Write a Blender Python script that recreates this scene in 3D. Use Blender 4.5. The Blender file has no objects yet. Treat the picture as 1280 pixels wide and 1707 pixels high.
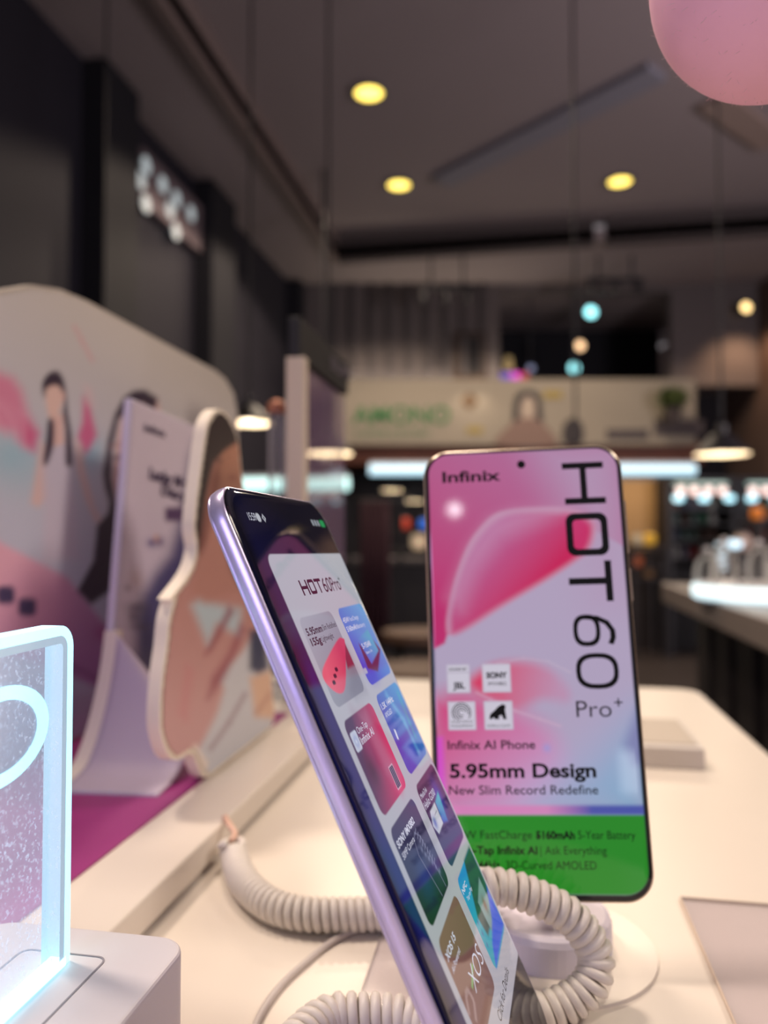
import bpy, bmesh, math, random
import numpy as np
from mathutils import Vector, Matrix

random.seed(7); rng = np.random.default_rng(7)
sc = bpy.context.scene
C = sc.collection

# ------------------------------------------------------------------ camera
FPX, CX, CY = 1270.0, 640.0, 853.5
YAW, PITCH = math.atan(230/1270.0), math.atan(36.5/1270.0)
CAM = np.array([0.0, 0.0, 1.052])
FWD = np.array([-math.sin(YAW)*math.cos(PITCH), math.cos(YAW)*math.cos(PITCH), math.sin(PITCH)])
RGT = np.array([math.cos(YAW), math.sin(YAW), 0.0])
UPV = np.cross(RGT, FWD)
cam = bpy.data.cameras.new('camera'); cam_o = bpy.data.objects.new('camera', cam); C.objects.link(cam_o)
cam_o.matrix_world = Matrix(((RGT[0], UPV[0], -FWD[0], CAM[0]), (RGT[1], UPV[1], -FWD[1], CAM[1]),
                             (RGT[2], UPV[2], -FWD[2], CAM[2]), (0, 0, 0, 1)))
cam.sensor_fit = 'VERTICAL'; cam.sensor_height = 32.0; cam.lens = FPX/1707.0*32.0
cam.clip_start = 0.01; cam.clip_end = 100
cam.dof.use_dof = True; cam.dof.focus_distance = 0.20
cam.dof.aperture_fstop = (cam.lens*0.001)/0.0035
sc.camera = cam_o

# ------------------------------------------------------------------ world, lights, exposure
sc.view_settings.view_transform = 'Standard'; sc.view_settings.look = 'None'
sc.view_settings.gamma = 1; sc.view_settings.use_curve_mapping = False
sc.view_settings.exposure = 0.0
w = bpy.data.worlds.new('world'); sc.world = w; w.use_nodes = True
w.node_tree.nodes['Background'].inputs[0].default_value = (0.80, 0.72, 0.76, 1)
w.node_tree.nodes['Background'].inputs[1].default_value = 0.30

def area(name, loc, target, size, power, col):
    l = bpy.data.lights.new(name, 'AREA'); l.energy = power; l.size = size; l.color = col; l.shape = 'DISK'
    o = bpy.data.objects.new(name, l); C.objects.link(o); o.location = loc
    o.rotation_euler = (Vector(target)-Vector(loc)).to_track_quat('-Z', 'Y').to_euler()
    return o
area('ceiling_spot_left', (-0.95, 0.42, 2.8), (0.0, 0.3, 0.9), 0.28, 23.0, (1.0, 0.83, 0.68))
area('ceiling_spot_overhead', (-0.25, 0.95, 2.9), (-0.05, 0.4, 0.9), 0.4, 17.0, (1.0, 0.82, 0.66))
area('ceiling_spot_right', (1.5, 0.30, 2.5), (-0.2, 0.45, 1.0), 0.5, 21.0, (1.0, 0.85, 0.72))
area('shop_panel_light', (-0.42, -1.0, 1.25), (-0.05, 0.3, 1.0), 0.42, 3.4, (0.62, 0.56, 1.0))
sgl = area('lit_sign_behind', (0.392, -0.93, 0.995), (0.03, 0.28, 1.0), 0.045, 0.04, (0.85, 0.95, 1.0)); sgl.data.shape = 'RECTANGLE'; sgl.data.size_y = 0.075
area('added_ceiling_fill', (3.4, 2.6, 1.9), (0.2, 7.0, 4.1), 1.0, 85.0, (1.0, 0.88, 0.93))  # added fill out of view, brightens the ceiling and far walls
lp = bpy.data.lights.new('small_globe', 'POINT'); lp.energy = 0.6; lp.shadow_soft_size = 0.024; lp.color = (0.95, 0.97, 1.0)
lpo = bpy.data.objects.new('small_globe', lp); C.objects.link(lpo); lpo.location = (0.155, -2.2, 1.965)

T = 0.90            # height of the table top

# ------------------------------------------------------------------ helpers
FAR_TURN = [0.0]; FAR_LIST = []     # the cafe front stands turned against the table; it is built in its own frame
def ray(x, y):
    r = FWD + RGT*(x-CX)/FPX - UPV*(y-CY)/FPX; b = FAR_TURN[0]
    return np.array([r[0]*math.cos(b)+r[1]*math.sin(b), -r[0]*math.sin(b)+r[1]*math.cos(b), r[2]]) if b else r
def far_on():
    FAR_TURN[0] = YAW; FAR_LIST[:] = list(C.objects)
def far_off():
    old = set(FAR_LIST); M = Matrix.Rotation(YAW, 4, 'Z'); FAR_TURN[0] = 0.0
    bpy.context.view_layer.update()
    for o in list(C.objects):
        if o not in old and o.parent is None: o.matrix_world = M @ o.matrix_world
def on_z(x, y, z): r = ray(x, y); return CAM + r*((z-CAM[2])/r[2])
def on_x(x, y, X): r = ray(x, y); return CAM + r*((X-CAM[0])/r[0])
def on_y(x, y, Y): r = ray(x, y); return CAM + r*((Y-CAM[1])/r[1])
def project(P):
    d = np.asarray(P) - CAM; z = d@FWD
    return np.stack([CX + FPX*(d@RGT)/z, CY - FPX*(d@UPV)/z], -1)

def lin(c):
    c = np.asarray(c, float)/255.0
    return np.where(c <= 0.04045, c/12.92, ((c+0.055)/1.055)**2.4)
def lc(*c): return tuple(lin(c)) + (1.0,)

MATS = {}
def mat(name, col, rough=0.5, metal=0.0, emit=None, estr=0.0, spec=0.5, coat=0.0, noise=0.0, nscale=40.0, bump=0.0, trans=0.0, alpha=1.0):
    if name in MATS: return MATS[name]
    m = bpy.data.materials.new(name); m.use_nodes = True; nt = m.node_tree; b = nt.nodes['Principled BSDF']
    c = col if len(col) == 4 else lc(*col)
    b.inputs['Base Color'].default_value = c
    b.inputs['Roughness'].default_value = rough; b.inputs['Metallic'].default_value = metal
    b.inputs['Specular IOR Level'].default_value = spec; b.inputs['Coat Weight'].default_value = coat
    b.inputs['Coat Roughness'].default_value = 0.03
    b.inputs['Transmission Weight'].default_value = trans; b.inputs['Alpha'].default_value = alpha
    if emit is not None:
        b.inputs['Emission Color'].default_value = emit if len(emit) == 4 else lc(*emit)
        b.inputs['Emission Strength'].default_value = estr
    if noise or bump:
        tc = nt.nodes.new('ShaderNodeTexCoord'); n = nt.nodes.new('ShaderNodeTexNoise')
        n.inputs['Scale'].default_value = nscale; n.inputs['Detail'].default_value = 5
        nt.links.new(tc.outputs['Object'], n.inputs['Vector'])
        if noise:
            r = nt.nodes.new('ShaderNodeMix'); r.data_type = 'RGBA'
            r.inputs[6].default_value = tuple(v*(1-noise) for v in c[:3]) + (1,)
            r.inputs[7].default_value = tuple(min(1, v*(1+noise)) for v in c[:3]) + (1,)
            nt.links.new(n.outputs['Fac'], r.inputs[0]); nt.links.new(r.outputs[2], b.inputs['Base Color'])
        if bump:
            bp = nt.nodes.new('ShaderNodeBump'); bp.inputs['Strength'].default_value = bump; bp.inputs['Distance'].default_value = 0.001
            nt.links.new(n.outputs['Fac'], bp.inputs['Height']); nt.links.new(bp.outputs['Normal'], b.inputs['Normal'])
    MATS[name] = m; return m

def print_mat(name, emit=False, rough=0.5, strength=1.0, coat=0.0):
    """colour attribute 'ink' drives a printed surface, or a backlit display"""
    m = bpy.data.materials.new(name); m.use_nodes = True; nt = m.node_tree; b = nt.nodes['Principled BSDF']
    a = nt.nodes.new('ShaderNodeAttribute'); a.attribute_name = 'ink'
    b.inputs['Roughness'].default_value = rough
    if emit:
        b.inputs['Base Color'].default_value = (0.004, 0.004, 0.006, 1)
        nt.links.new(a.outputs['Color'], b.inputs['Emission Color']); b.inputs['Emission Strength'].default_value = strength
    else:
        nt.links.new(a.outputs['Color'], b.inputs['Base Color'])
    b.inputs['Coat Weight'].default_value = coat
    return m

def clear_mat(name, tint, mixv, rough=0.03, speckle=0.0, emis=None, estr=0.0, fres=True):
    """thin clear plastic: transparent, with a little body and a Fresnel gloss"""
    m = bpy.data.materials.new(name); m.use_nodes = True; nt = m.node_tree; N = nt.nodes; L = nt.links
    N.clear(); out = N.new('ShaderNodeOutputMaterial')
    tr = N.new('ShaderNodeBsdfTransparent'); b = N.new('ShaderNodeBsdfPrincipled'); mx = N.new('ShaderNodeMixShader')
    b.inputs['Base Color'].default_value = tint; b.inputs['Roughness'].default_value = rough
    if emis is not None:
        b.inputs['Emission Color'].default_value = emis; b.inputs['Emission Strength'].default_value = estr
    lw = N.new('ShaderNodeFresnel'); lw.inputs[0].default_value = 1.45
    ad = N.new('ShaderNodeMath'); ad.operation = 'ADD'; ad.use_clamp = True; ad.inputs[1].default_value = mixv
    if fres: L.new(lw.outputs[0], ad.inputs[0])
    else: ad.inputs[0].default_value = 0.0
    if speckle:
        tc = N.new('ShaderNodeTexCoord'); no = N.new('ShaderNodeTexNoise'); no.inputs['Scale'].default_value = 900; no.inputs['Detail'].default_value = 4
        n2 = N.new('ShaderNodeTexNoise'); n2.inputs['Scale'].default_value = 60; n2.inputs['Detail'].default_value = 3
        rp = N.new('ShaderNodeMapRange'); rp.inputs[1].default_value = 0.57; rp.inputs[2].default_value = 0.66; rp.inputs[3].default_value = 0.0; rp.inputs[4].default_value = speckle
        r2 = N.new('ShaderNodeMapRange'); r2.inputs[1].default_value = 0.35; r2.inputs[2].default_value = 0.7; r2.inputs[3].default_value = 0.25; r2.inputs[4].default_value = 1.0
        ml = N.new('ShaderNodeMath'); ml.operation = 'MULTIPLY'; a2 = N.new('ShaderNodeMath'); a2.operation = 'ADD'; a2.use_clamp = True
        L.new(tc.outputs['Object'], no.inputs['Vector']); L.new(tc.outputs['Object'], n2.inputs['Vector'])
        L.new(no.outputs['Fac'], rp.inputs[0]); L.new(n2.outputs['Fac'], r2.inputs[0])
        L.new(rp.outputs[0], ml.inputs[0]); L.new(r2.outputs[0], ml.inputs[1])
        L.new(ad.outputs[0], a2.inputs[0]); L.new(ml.outputs[0], a2.inputs[1]); L.new(a2.outputs[0], mx.inputs[0])
    else:
        L.new(ad.outputs[0], mx.inputs[0])
    L.new(tr.outputs[0], mx.inputs[1]); L.new(b.outputs[0], mx.inputs[2]); L.new(mx.outputs[0], out.inputs['Surface'])
    return m

def link(name, me, m=None, parent=None):
    o = bpy.data.objects.new(name, me); C.objects.link(o)
    if m is not None:
        me.materials.clear(); me.materials.append(m)
    if parent is not None: o.parent = parent
    return o
def bm_obj(name, bm, m, parent=None, smooth=False, bevel=0.0):
    bmesh.ops.recalc_face_normals(bm, faces=bm.faces)
    me = bpy.data.meshes.new(name); bm.to_mesh(me); bm.free()
    if smooth: me.shade_smooth()
    o = link(name, me, m, parent)
    if bevel:
        bv = o.modifiers.new('bevel', 'BEVEL'); bv.width = bevel; bv.segments = 3; bv.limit_method = 'ANGLE'
    return o
def thing(name, label, cat, loc=(0, 0, 0), rotz=0.0, group=None):
    o = bpy.data.objects.new(name, None); C.objects.link(o); o.empty_display_size = 0.02
    o.location = tuple(loc); o.rotation_euler = (0, 0, rotz)
    return tag(o, label, cat, group)
def tag(o, label, cat, group=None):
    o['label'] = label; o['category'] = cat
    if group: o['group'] = group
    return o
def struct(o): o['kind'] = 'structure'; return o

def box(bm, x0, x1, y0, y1, z0, z1):
    v = [bm.verts.new(p) for p in ((x0,y0,z0),(x1,y0,z0),(x1,y1,z0),(x0,y1,z0),(x0,y0,z1),(x1,y0,z1),(x1,y1,z1),(x0,y1,z1))]
    for f in ((3,2,1,0),(4,5,6,7),(0,1,5,4),(1,2,6,5),(2,3,7,6),(3,0,4,7)): bm.faces.new([v[i] for i in f])
    return bm
def box_obj(name, b, m, parent=None, bevel=0.0): return bm_obj(name, box(bmesh.new(), *b), m, parent, bevel=bevel)

def lathe(bm, prof, n=32, c=(0, 0, 0), cap=True):
    rings = [[bm.verts.new((c[0]+r*math.cos(2*math.pi*i/n), c[1]+r*math.sin(2*math.pi*i/n), c[2]+z)) for i in range(n)] for r, z in prof]
    for a, b in zip(rings, rings[1:]):
        for i in range(n): bm.faces.new((a[i], a[(i+1) % n], b[(i+1) % n], b[i]))
    if cap:
        if prof[0][0] > 1e-6: bm.faces.new(rings[0][::-1])
        if prof[-1][0] > 1e-6: bm.faces.new(rings[-1])
    return bm

def frames(P):
    P = np.asarray(P, float); t = np.gradient(P, axis=0); t /= np.linalg.norm(t, axis=1)[:, None]
    n = np.cross(t[0], [0.3, 0.2, 0.9]); n /= np.linalg.norm(n); Ns = [n]
    for i in range(1, len(P)):
        n = Ns[-1] - t[i]*(Ns[-1]@t[i]); Ns.append(n/np.linalg.norm(n))
    Ns = np.array(Ns); return t, Ns, np.cross(t, Ns)
def tube_mesh(name, P, r, n=8):
    P = np.asarray(P, float); t, N_, B = frames(P); a = np.linspace(0, 2*math.pi, n, endpoint=False)
    r = np.broadcast_to(np.asarray(r, float), (len(P),))
    V = (P[:, None]+r[:, None, None]*(np.cos(a)[None, :, None]*N_[:, None]+np.sin(a)[None, :, None]*B[:, None])).reshape(-1, 3)
    k = len(P); i, j = np.meshgrid(np.arange(k-1), np.arange(n), indexing='ij'); j2 = (j+1) % n
    F = np.stack([i*n+j, i*n+j2, (i+1)*n+j2, (i+1)*n+j], -1).reshape(-1, 4).tolist()
    F.append(list(range(n))[::-1]); F.append([(k-1)*n+q for q in range(n)])
    me = bpy.data.meshes.new(name); me.from_pydata(V.tolist(), [], F); me.shade_smooth(); return me
def spline(P, n):
    """Catmull-Rom through P, resampled evenly"""
    P = np.asarray(P, float); Q = np.vstack([2*P[0]-P[1], P, 2*P[-1]-P[-2]]); out = []
    for i in range(1, len(Q)-2):
        for s in np.linspace(0, 1, 24, endpoint=False):
            a, b, c, d = Q[i-1], Q[i], Q[i+1], Q[i+2]
            out.append(0.5*((2*b)+(-a+c)*s+(2*a-5*b+4*c-d)*s*s+(-a+3*b-3*c+d)*s**3))
    out.append(P[-1]); out = np.array(out)
    L = np.concatenate([[0], np.cumsum(np.linalg.norm(np.diff(out, axis=0), axis=1))]); s = np.linspace(0, L[-1], n)
    return np.stack([np.interp(s, L, out[:, k]) for k in range(out.shape[1])], 1), L[-1]
def closed(P, n=10):
    """closed Catmull-Rom outline"""
    P = np.asarray(P, float); k = len(P); out = []
    for i in range(k):
        a, b, c, d = P[i-1], P[i], P[(i+1) % k], P[(i+2) % k]
        for s in np.linspace(0, 1, n, endpoint=False):
            out.append(0.5*((2*b)+(-a+c)*s+(2*a-5*b+4*c-d)*s*s+(-a+3*b-3*c+d)*s**3))
    return np.array(out)
def coil_mesh(name, path, R, r, pitch):
    P, L = spline(path, 400); turns = L/pitch; n = int(turns*18)
    P, L = spline(path, n); t, N_, B = frames(P)
    R = np.interp(np.linspace(0, 1, n), np.linspace(0, 1, len(R)), R) if np.ndim(R) else np.full(n, R)
    a = np.linspace(0, turns*2*math.pi, n)
    H = P+R[:, None]*(np.cos(a)[:, None]*N_+np.sin(a)[:, None]*B)
    return tube_mesh(name, H, r, 8)

# ---- soft-edged painting of print and display art on the points of a fine grid
def sdist(pts, poly):
    poly = np.asarray(poly, float); d2 = np.full(len(pts), 1e18); ins = np.zeros(len(pts), bool)
    x, y = pts[:, 0], pts[:, 1]
    for i in range(len(poly)):
        a, b = poly[i-1], poly[i]; e = b-a; wv = pts-a; q = e@e
        tt = np.clip((wv@e)/(q if q > 1e-12 else 1), 0, 1); dd = wv-tt[:, None]*e; d2 = np.minimum(d2, (dd*dd).sum(1))
        c = ((a[1] > y) != (b[1] > y))
        if a[1] != b[1]: ins ^= c & (x < (b[0]-a[0])*(y-a[1])/(b[1]-a[1])+a[0])
    d = np.sqrt(d2); return np.where(ins, d, -d)
class Art:
    def __init__(s, pts, base): s.p = pts; s.c = np.empty((len(pts), 3)); s.c[:] = base
    def col(s, c): return c(s.p[:, 0], s.p[:, 1]) if callable(c) else np.asarray(c, float)
    def poly(s, P, c, soft=1.0, alpha=1.0, smooth=False):
        P = closed(P, 6) if smooth else np.asarray(P, float)
        lo, hi = P.min(0)-soft-1, P.max(0)+soft+1
        k = np.where(((s.p >= lo) & (s.p <= hi)).all(1))[0]
        if not len(k): return
        sub = s.p[k]; m = np.clip(sdist(sub, P)/soft*0.5+0.5, 0, 1); m = m*m*(3-2*m)*alpha
        cc = c(sub[:, 0], sub[:, 1]) if callable(c) else np.asarray(c, float)
        s.c[k] = s.c[k]*(1-m[:, None])+cc*m[:, None]
    def blob(s, x, y, rx, ry, c, alpha=1.0, rot=0.0):
        dx, dy = s.p[:, 0]-x, s.p[:, 1]-y; cs, sn = math.cos(rot), math.sin(rot)
        d = ((dx*cs+dy*sn)/rx)**2+((-dx*sn+dy*cs)/ry)**2; m = np.exp(-d*1.2)*alpha
        s.c = s.c*(1-m[:, None])+np.asarray(c)*m[:, None]
    def rrect(s, x0, x1, y0, y1, r, c, soft=0.3, alpha=1.0): s.poly(rrect_pts(x0, x1, y0, y1, r), c, soft, alpha)
    def line(s, P, wd, c, soft=0.3, alpha=1.0):
        for a, b in zip(P, P[1:]):
            a = np.asarray(a, float); b = np.asarray(b, float); e = b-a; n = np.array([-e[1], e[0]])/max(1e-9, np.linalg.norm(e))*wd/2
            s.poly([a+n, b+n, b-n, a-n], c, soft, alpha)
def grad2(c0, c1, p0, p1):
    p0, p1 = np.asarray(p0, float), np.asarray(p1, float); e = p1-p0; q = e@e
    c0, c1 = np.asarray(c0, float), np.asarray(c1, float)
    def f(x, y):
        t = np.clip(((x-p0[0])*e[0]+(y-p0[1])*e[1])/q, 0, 1)[:, None]; return c0*(1-t)+c1*t
    return f
def rrect_pts(x0, x1, y0, y1, r, n=8):
    out = []
    for cx, cy, a0 in ((x1-r, y1-r, 0), (x0+r, y1-r, 90), (x0+r, y0+r, 180), (x1-r, y0+r, 270)):
        for i in range(n+1):
            a = math.radians(a0+90*i/n); out.append((cx+r*math.cos(a), cy+r*math.sin(a)))
    return np.array(out)
def grid_mesh(name, V, nu, nv, keep=None, ink=None):
    i, j = np.meshgrid(np.arange(nv-1), np.arange(nu-1), indexing='ij'); a = (i*nu+j).ravel()
    F = np.stack([a, a+nu, a+nu+1, a+1], 1)
    if keep is not None: F = F[keep[F].all(1)]
    used = np.unique(F); rem = np.full(len(V), -1); rem[used] = np.arange(len(used)); V = V[used]; F = rem[F]
    me = bpy.data.meshes.new(name); me.vertices.add(len(V)); me.vertices.foreach_set('co', V.astype(np.float32).ravel())
    me.loops.add(F.size); me.loops.foreach_set('vertex_index', F.astype(np.int32).ravel())
    me.polygons.add(len(F)); me.polygons.foreach_set('loop_start', np.arange(0, F.size, 4, dtype=np.int32))
    me.update(calc_edges=True)
    if ink is not None:
        at = me.color_attributes.new('ink', 'FLOAT_COLOR', 'POINT')
        at.data.foreach_set('color', np.concatenate([ink[used], np.ones((len(used), 1))], 1).astype(np.float32).ravel())
    me.shade_smooth(); return me

# ---- flat lettering as mesh
_TC = {}
def glyphs(s, bold=0.0):
    k = (s, bold)
    if k not in _TC:
        cu = bpy.data.curves.new('txt', 'FONT'); cu.body = s; cu.size = 1.0; cu.offset = bold; cu.resolution_u = 4
        o = bpy.data.objects.new('txt', cu); C.objects.link(o)
        dg = bpy.context.evaluated_depsgraph_get(); me = o.evaluated_get(dg).to_mesh()
        V = np.array([v.co[:2] for v in me.vertices]); F = [tuple(p.vertices) for p in me.polygons]
        o.evaluated_get(dg).to_mesh_clear(); bpy.data.objects.remove(o); bpy.data.curves.remove(cu)
        _TC[k] = (V, F)
    return _TC[k]
class Lettering:
    """collects 2-D letter shapes; build() maps them through fn(x, y) onto their surface as one mesh"""
    def __init__(s): s.V = []; s.F = []
    def text(s, body, x0, y0, width, cap, bold=0.0, xd=(1, 0), yd=(0, -1)):
        V, F = glyphs(body, bold); ch = np.ptp(glyphs('H', bold)[0][:, 1]); lo, hi = V[:, 0].min(), V[:, 0].max()
        sx = width/(hi-lo); sy = cap/ch; k = len(s.V); xd, yd = np.array(xd, float), np.array(yd, float)
        for v in V: s.V.append(tuple(np.array([x0, y0])+xd*(v[0]-lo)*sx+yd*v[1]*sy))
        s.F += [tuple(i+k for i in f) for f in F]
    def fit(s, body, x0, y0, width, cap, bold, xd, yd):
        """like text, but the glyph's own box is fitted, for single tall figures"""
        V, F = glyphs(body, bold); lo, hi = V.min(0), V.max(0); k = len(s.V); xd, yd = np.array(xd, float), np.array(yd, float)
        for v in V: s.V.append(tuple(np.array([x0, y0])+xd*(v[0]-lo[0])/(hi[0]-lo[0])*width+yd*(v[1]-lo[1])/(hi[1]-lo[1])*cap))
        s.F += [tuple(i+k for i in f) for f in F]
    def poly(s, P):
        k = len(s.V); s.V += [tuple(p) for p in P]; s.F.append(tuple(range(k, k+len(P))))
    def ring(s, outer, inner):
        k = len(s.V); n = len(outer); s.V += [tuple(p) for p in outer]+[tuple(p) for p in inner]
        for i in range(n): j = (i+1) % n; s.F.append((k+i, k+j, k+n+j, k+n+i))
    def build(s, name, fn, m, parent=None):
        me = bpy.data.meshes.new(name); me.from_pydata([tuple(fn(*v)) for v in s.V], [], s.F)
        return link(name, me, m, parent)

# ------------------------------------------------------------------ materials
WHITE = mat('white_laminate', (226, 216, 205), 0.35, noise=0.015, nscale=25, bump=0.02)
WHITE2 = mat('white_plastic', (222, 218, 222), 0.4)
CABLE = mat('cream_cable', (224, 216, 208), 0.42, noise=0.03, nscale=300)
DARK = mat('black_paint', (26, 24, 32), 0.6, noise=0.1, nscale=6)
INK = mat('black_ink', (10, 9, 16), 0.3)
GLASS_BLACK = mat('black_glass', (4, 4, 8), 0.04, coat=0.3)

# ================================================================== ROOM (structure)
CEIL_H = 3.93; WALL_X = -2.6; FAR_Y = 8.7
m_ceil = mat('ceiling_paint', (150, 138, 140), 0.9, noise=0.04, nscale=1.5)
m_lwall = mat('left_wall_paint', (27, 24, 38), 0.8, noise=0.12, nscale=2)
m_far = mat('far_wall_paint', (100, 92, 92), 0.85, noise=0.06, nscale=1.2)
m_floor = mat('dark_floor_tile', (66, 58, 56), 0.4, noise=0.1, nscale=3)
struct(box_obj('floor', (-3.2, 5.0, -2.5, 12.0, -0.1, 0.0), m_floor))
TX, TY = -1.87, 7.62       # edges of the raised middle of the ceiling
bm = bmesh.new()
box(bm, -3.2, TX, -2.5, 12.0, CEIL_H, CEIL_H+0.1); box(bm, TX, 5.0, TY, 12.0, CEIL_H, CEIL_H+0.1)
struct(bm_obj('ceiling', bm, m_ceil))
struct(box_obj('ceiling.001', (TX-0.2, 5.2, -2.5, TY+0.2, CEIL_H+0.22, CEIL_H+0.32), m_ceil))
m_cove = mat('cove_edge_shade', (70, 62, 62), 0.8)  # dark tone stands for the shadow line along the ceiling step
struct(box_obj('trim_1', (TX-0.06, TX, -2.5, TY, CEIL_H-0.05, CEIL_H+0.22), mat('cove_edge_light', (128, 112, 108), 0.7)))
vx = on_y(1000, 400, TY)[0]
struct(box_obj('trim_2', (TX, vx-.05, TY, TY+0.08, CEIL_H-0.05, CEIL_H+0.22), m_cove))
struct(box_obj('trim_3', (vx+.05, 5.0, TY, TY+0.08, CEIL_H-0.05, CEIL_H+0.22), m_cove))
for k, (a, b) in enumerate((((735, 300), (1095, 118)), ((1190, 165), (1290, 238)))):   # two sloping pale strips standing in for streaks of light on the ceiling
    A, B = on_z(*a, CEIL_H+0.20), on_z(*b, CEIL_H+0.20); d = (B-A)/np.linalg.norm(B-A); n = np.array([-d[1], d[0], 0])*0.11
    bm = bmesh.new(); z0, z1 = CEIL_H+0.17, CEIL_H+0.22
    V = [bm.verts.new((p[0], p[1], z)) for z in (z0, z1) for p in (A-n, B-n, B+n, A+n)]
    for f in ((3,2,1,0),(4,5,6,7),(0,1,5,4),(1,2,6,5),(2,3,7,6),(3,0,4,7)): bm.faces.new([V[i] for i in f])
    struct(bm_obj('trim_%d' % (4+k), bm, mat('light_streak_%d' % k, ((134, 132, 144), (150, 130, 122))[k], 0.8)))
struct(box_obj('wall_left', (WALL_X-0.2, WALL_X, -2.5, 12.0, 0, CEIL_H), m_lwall))
for k, (x0, x1) in enumerate(((172, 228), (352, 392), (500, 540))):
    Xc = WALL_X+0.16; y0 = on_x(x0, 600, Xc)[1]; y1 = on_x(x1, 600, Xc)[1]
    struct(box_obj('trim_%d' % (6+k), (WALL_X, Xc, y0, y1, 0, CEIL_H-0.02), mat('pilaster_paint', (15, 14, 26), 0.8)))
far_on()
# far wall with the dark opening of the upper floor
oL, oR = on_y(832, 560, FAR_Y)[0], on_y(1118, 560, FAR_Y)[0]
oT, oB = on_y(970, 486, FAR_Y)[2], on_y(970, 636, FAR_Y)[2]
bm = bmesh.new()
box(bm, -3.2, oL, FAR_Y, FAR_Y+0.15, oB-0.05, CEIL_H); box(bm, oL, oR, FAR_Y, FAR_Y+0.15, oT, CEIL_H)
box(bm, oR, 5.0, FAR_Y, FAR_Y+0.15, oB-0.05, CEIL_H)
struct(bm_obj('wall_far', bm, m_far))
m_void = mat('unlit_upper_room', (30, 29, 36), 0.9, noise=0.1, nscale=1)
bm = bmesh.new(); box(bm, oL-0.6, oR+0.6, FAR_Y+2.0, FAR_Y+2.1, oB-0.1, CEIL_H)
struct(bm_obj('wall_far.001', bm, m_void))
m_kit = mat('kitchen_wall', (34, 30, 36), 0.8, noise=0.25, nscale=2)
struct(box_obj('wall_far.002', (-5.0, 5.0, FAR_Y+0.9, FAR_Y+1.0, 0, oB), m_kit))
struct(box_obj('wall_right', (4.3, 4.4, -2.5, 12.0, 0, CEIL_H), mat('right_wall_paint', (96, 78, 72), 0.85, noise=0.05, nscale=2)))
# soffit between the two floors
zb0, zb1 = on_y(900, 772, FAR_Y-0.15)[2], on_y(900, 738, FAR_Y-0.15)[2]
zs1 = on_y(900, 636, FAR_Y-0.15)[2]
struct(box_obj('trim_9', (on_y(560, 750, FAR_Y-0.15)[0], on_y(1172, 750, FAR_Y-0.15)[0], FAR_Y-0.15, FAR_Y+0.9, zb0, zb1),
               mat('red_brown_beam', (104, 52, 34), 0.6, noise=0.2, nscale=3)))
# wall battens on the warm stretch of the far wall
for k in range(9):
    x = 556+k*31; P = on_y(x, 560, FAR_Y)
    struct(box_obj('trim_%d' % (10+k), (P[0]-0.035, P[0]+0.035, FAR_Y-0.05, FAR_Y, oB, on_y(700, 470, FAR_Y)[2]),
                   mat('wall_batten', (74, 68, 70), 0.8)))

far_off()
# ================================================================== far things in the cafe
def emitter(name, col, s): return mat(name, (200, 200, 200), 0.5, emit=col, estr=s)
dl_warm = emitter('warm_lamp', (255, 222, 96), 3.2)
rim_m = mat('lamp_rim', (120, 112, 108), 0.5)
for k, (x, y, where, z) in enumerate(((615, 152, 'nearest of the three, upper left', CEIL_H+0.22), (665, 306, 'second, below and right of the nearest one', CEIL_H+0.22), (1033, 300, 'alone at right, above the valley of the ceiling edge', CEIL_H+0.22))):
    P = on_z(x, y, z)
    t = thing('ceiling_downlight', 'round yellow ceiling downlight, '+where, 'ceiling light', P, group='ceiling downlights')
    bm_obj('trim_ring', lathe(bmesh.new(), [(0.13, 0.0), (0.13, -0.02), (0.095, -0.02), (0.095, 0.0)], 24, cap=False), rim_m, t)
    bm_obj('lens', lathe(bmesh.new(), [(0.0, -0.012), (0.095, -0.012)], 24, cap=False), dl_warm, t)
    l = bpy.data.lights.new('bulb', 'SPOT'); l.energy = 160; l.color = (1, 0.8, 0.6); l.spot_size = 2.4; l.shadow_soft_size = 0.08
    lo = bpy.data.objects.new('bulb', l); C.objects.link(lo); lo.parent = t; lo.location = (0, 0, -0.05)

def spot_lamp(x, y, Y, col, s, rad, label, power=0.0, lcol=(1, .8, .6)):
    """small round wall or track lamp facing the room"""
    P = on_y(x, y, Y); t = thing('spot_lamp', label, 'lamp', P, group='small round lamps of the cafe')
    can = bm_obj('housing', lathe(bmesh.new(), [(rad*0.7, 0.10), (rad*1.15, 0.09), (rad*1.2, 0.0), (rad, 0.0), (rad, 0.02)], 20, cap=False), mat('lamp_can', (40, 38, 42), 0.5), t)
    lens = bm_obj('lens', lathe(bmesh.new(), [(0.0, 0.004), (rad, 0.012)], 20, cap=False), emitter('lens_%s_%g' % (col, s), col, s), t)
    for o in (can, lens): o.rotation_euler = (-math.pi/2, 0, 0)
    if Y > FAR_Y+.2: box_obj('arm', (-.008, .008, .04, .056, rad*.8, CEIL_H-P[2]), MATS['lamp_can'], t)
    else: box_obj('arm', (-.012, .012, .05, FAR_Y-Y, -.012, .012), MATS['lamp_can'], t)
    if power:
        l = bpy.data.lights.new('bulb', 'SPOT'); l.energy = power; l.color = lcol; l.spot_size = 1.7; l.spot_blend = 0.9; l.shadow_soft_size = 0.05
        lo = bpy.data.objects.new('bulb', l); C.objects.link(lo); lo.parent = t; lo.location = (0, -0.25, -0.1); lo.rotation_euler = (0.5, 0, 0)
    return t
far_on()
spot_lamp(985, 520, FAR_Y+0.4, (150, 240, 245), 3.0, 0.07, 'topmost pale blue round lamp in the dark upper opening')
spot_lamp(967, 576, FAR_Y+0.4, (255, 205, 150), 2.2, 0.055, 'peach round lamp between two blue lamps in dark opening')
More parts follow.
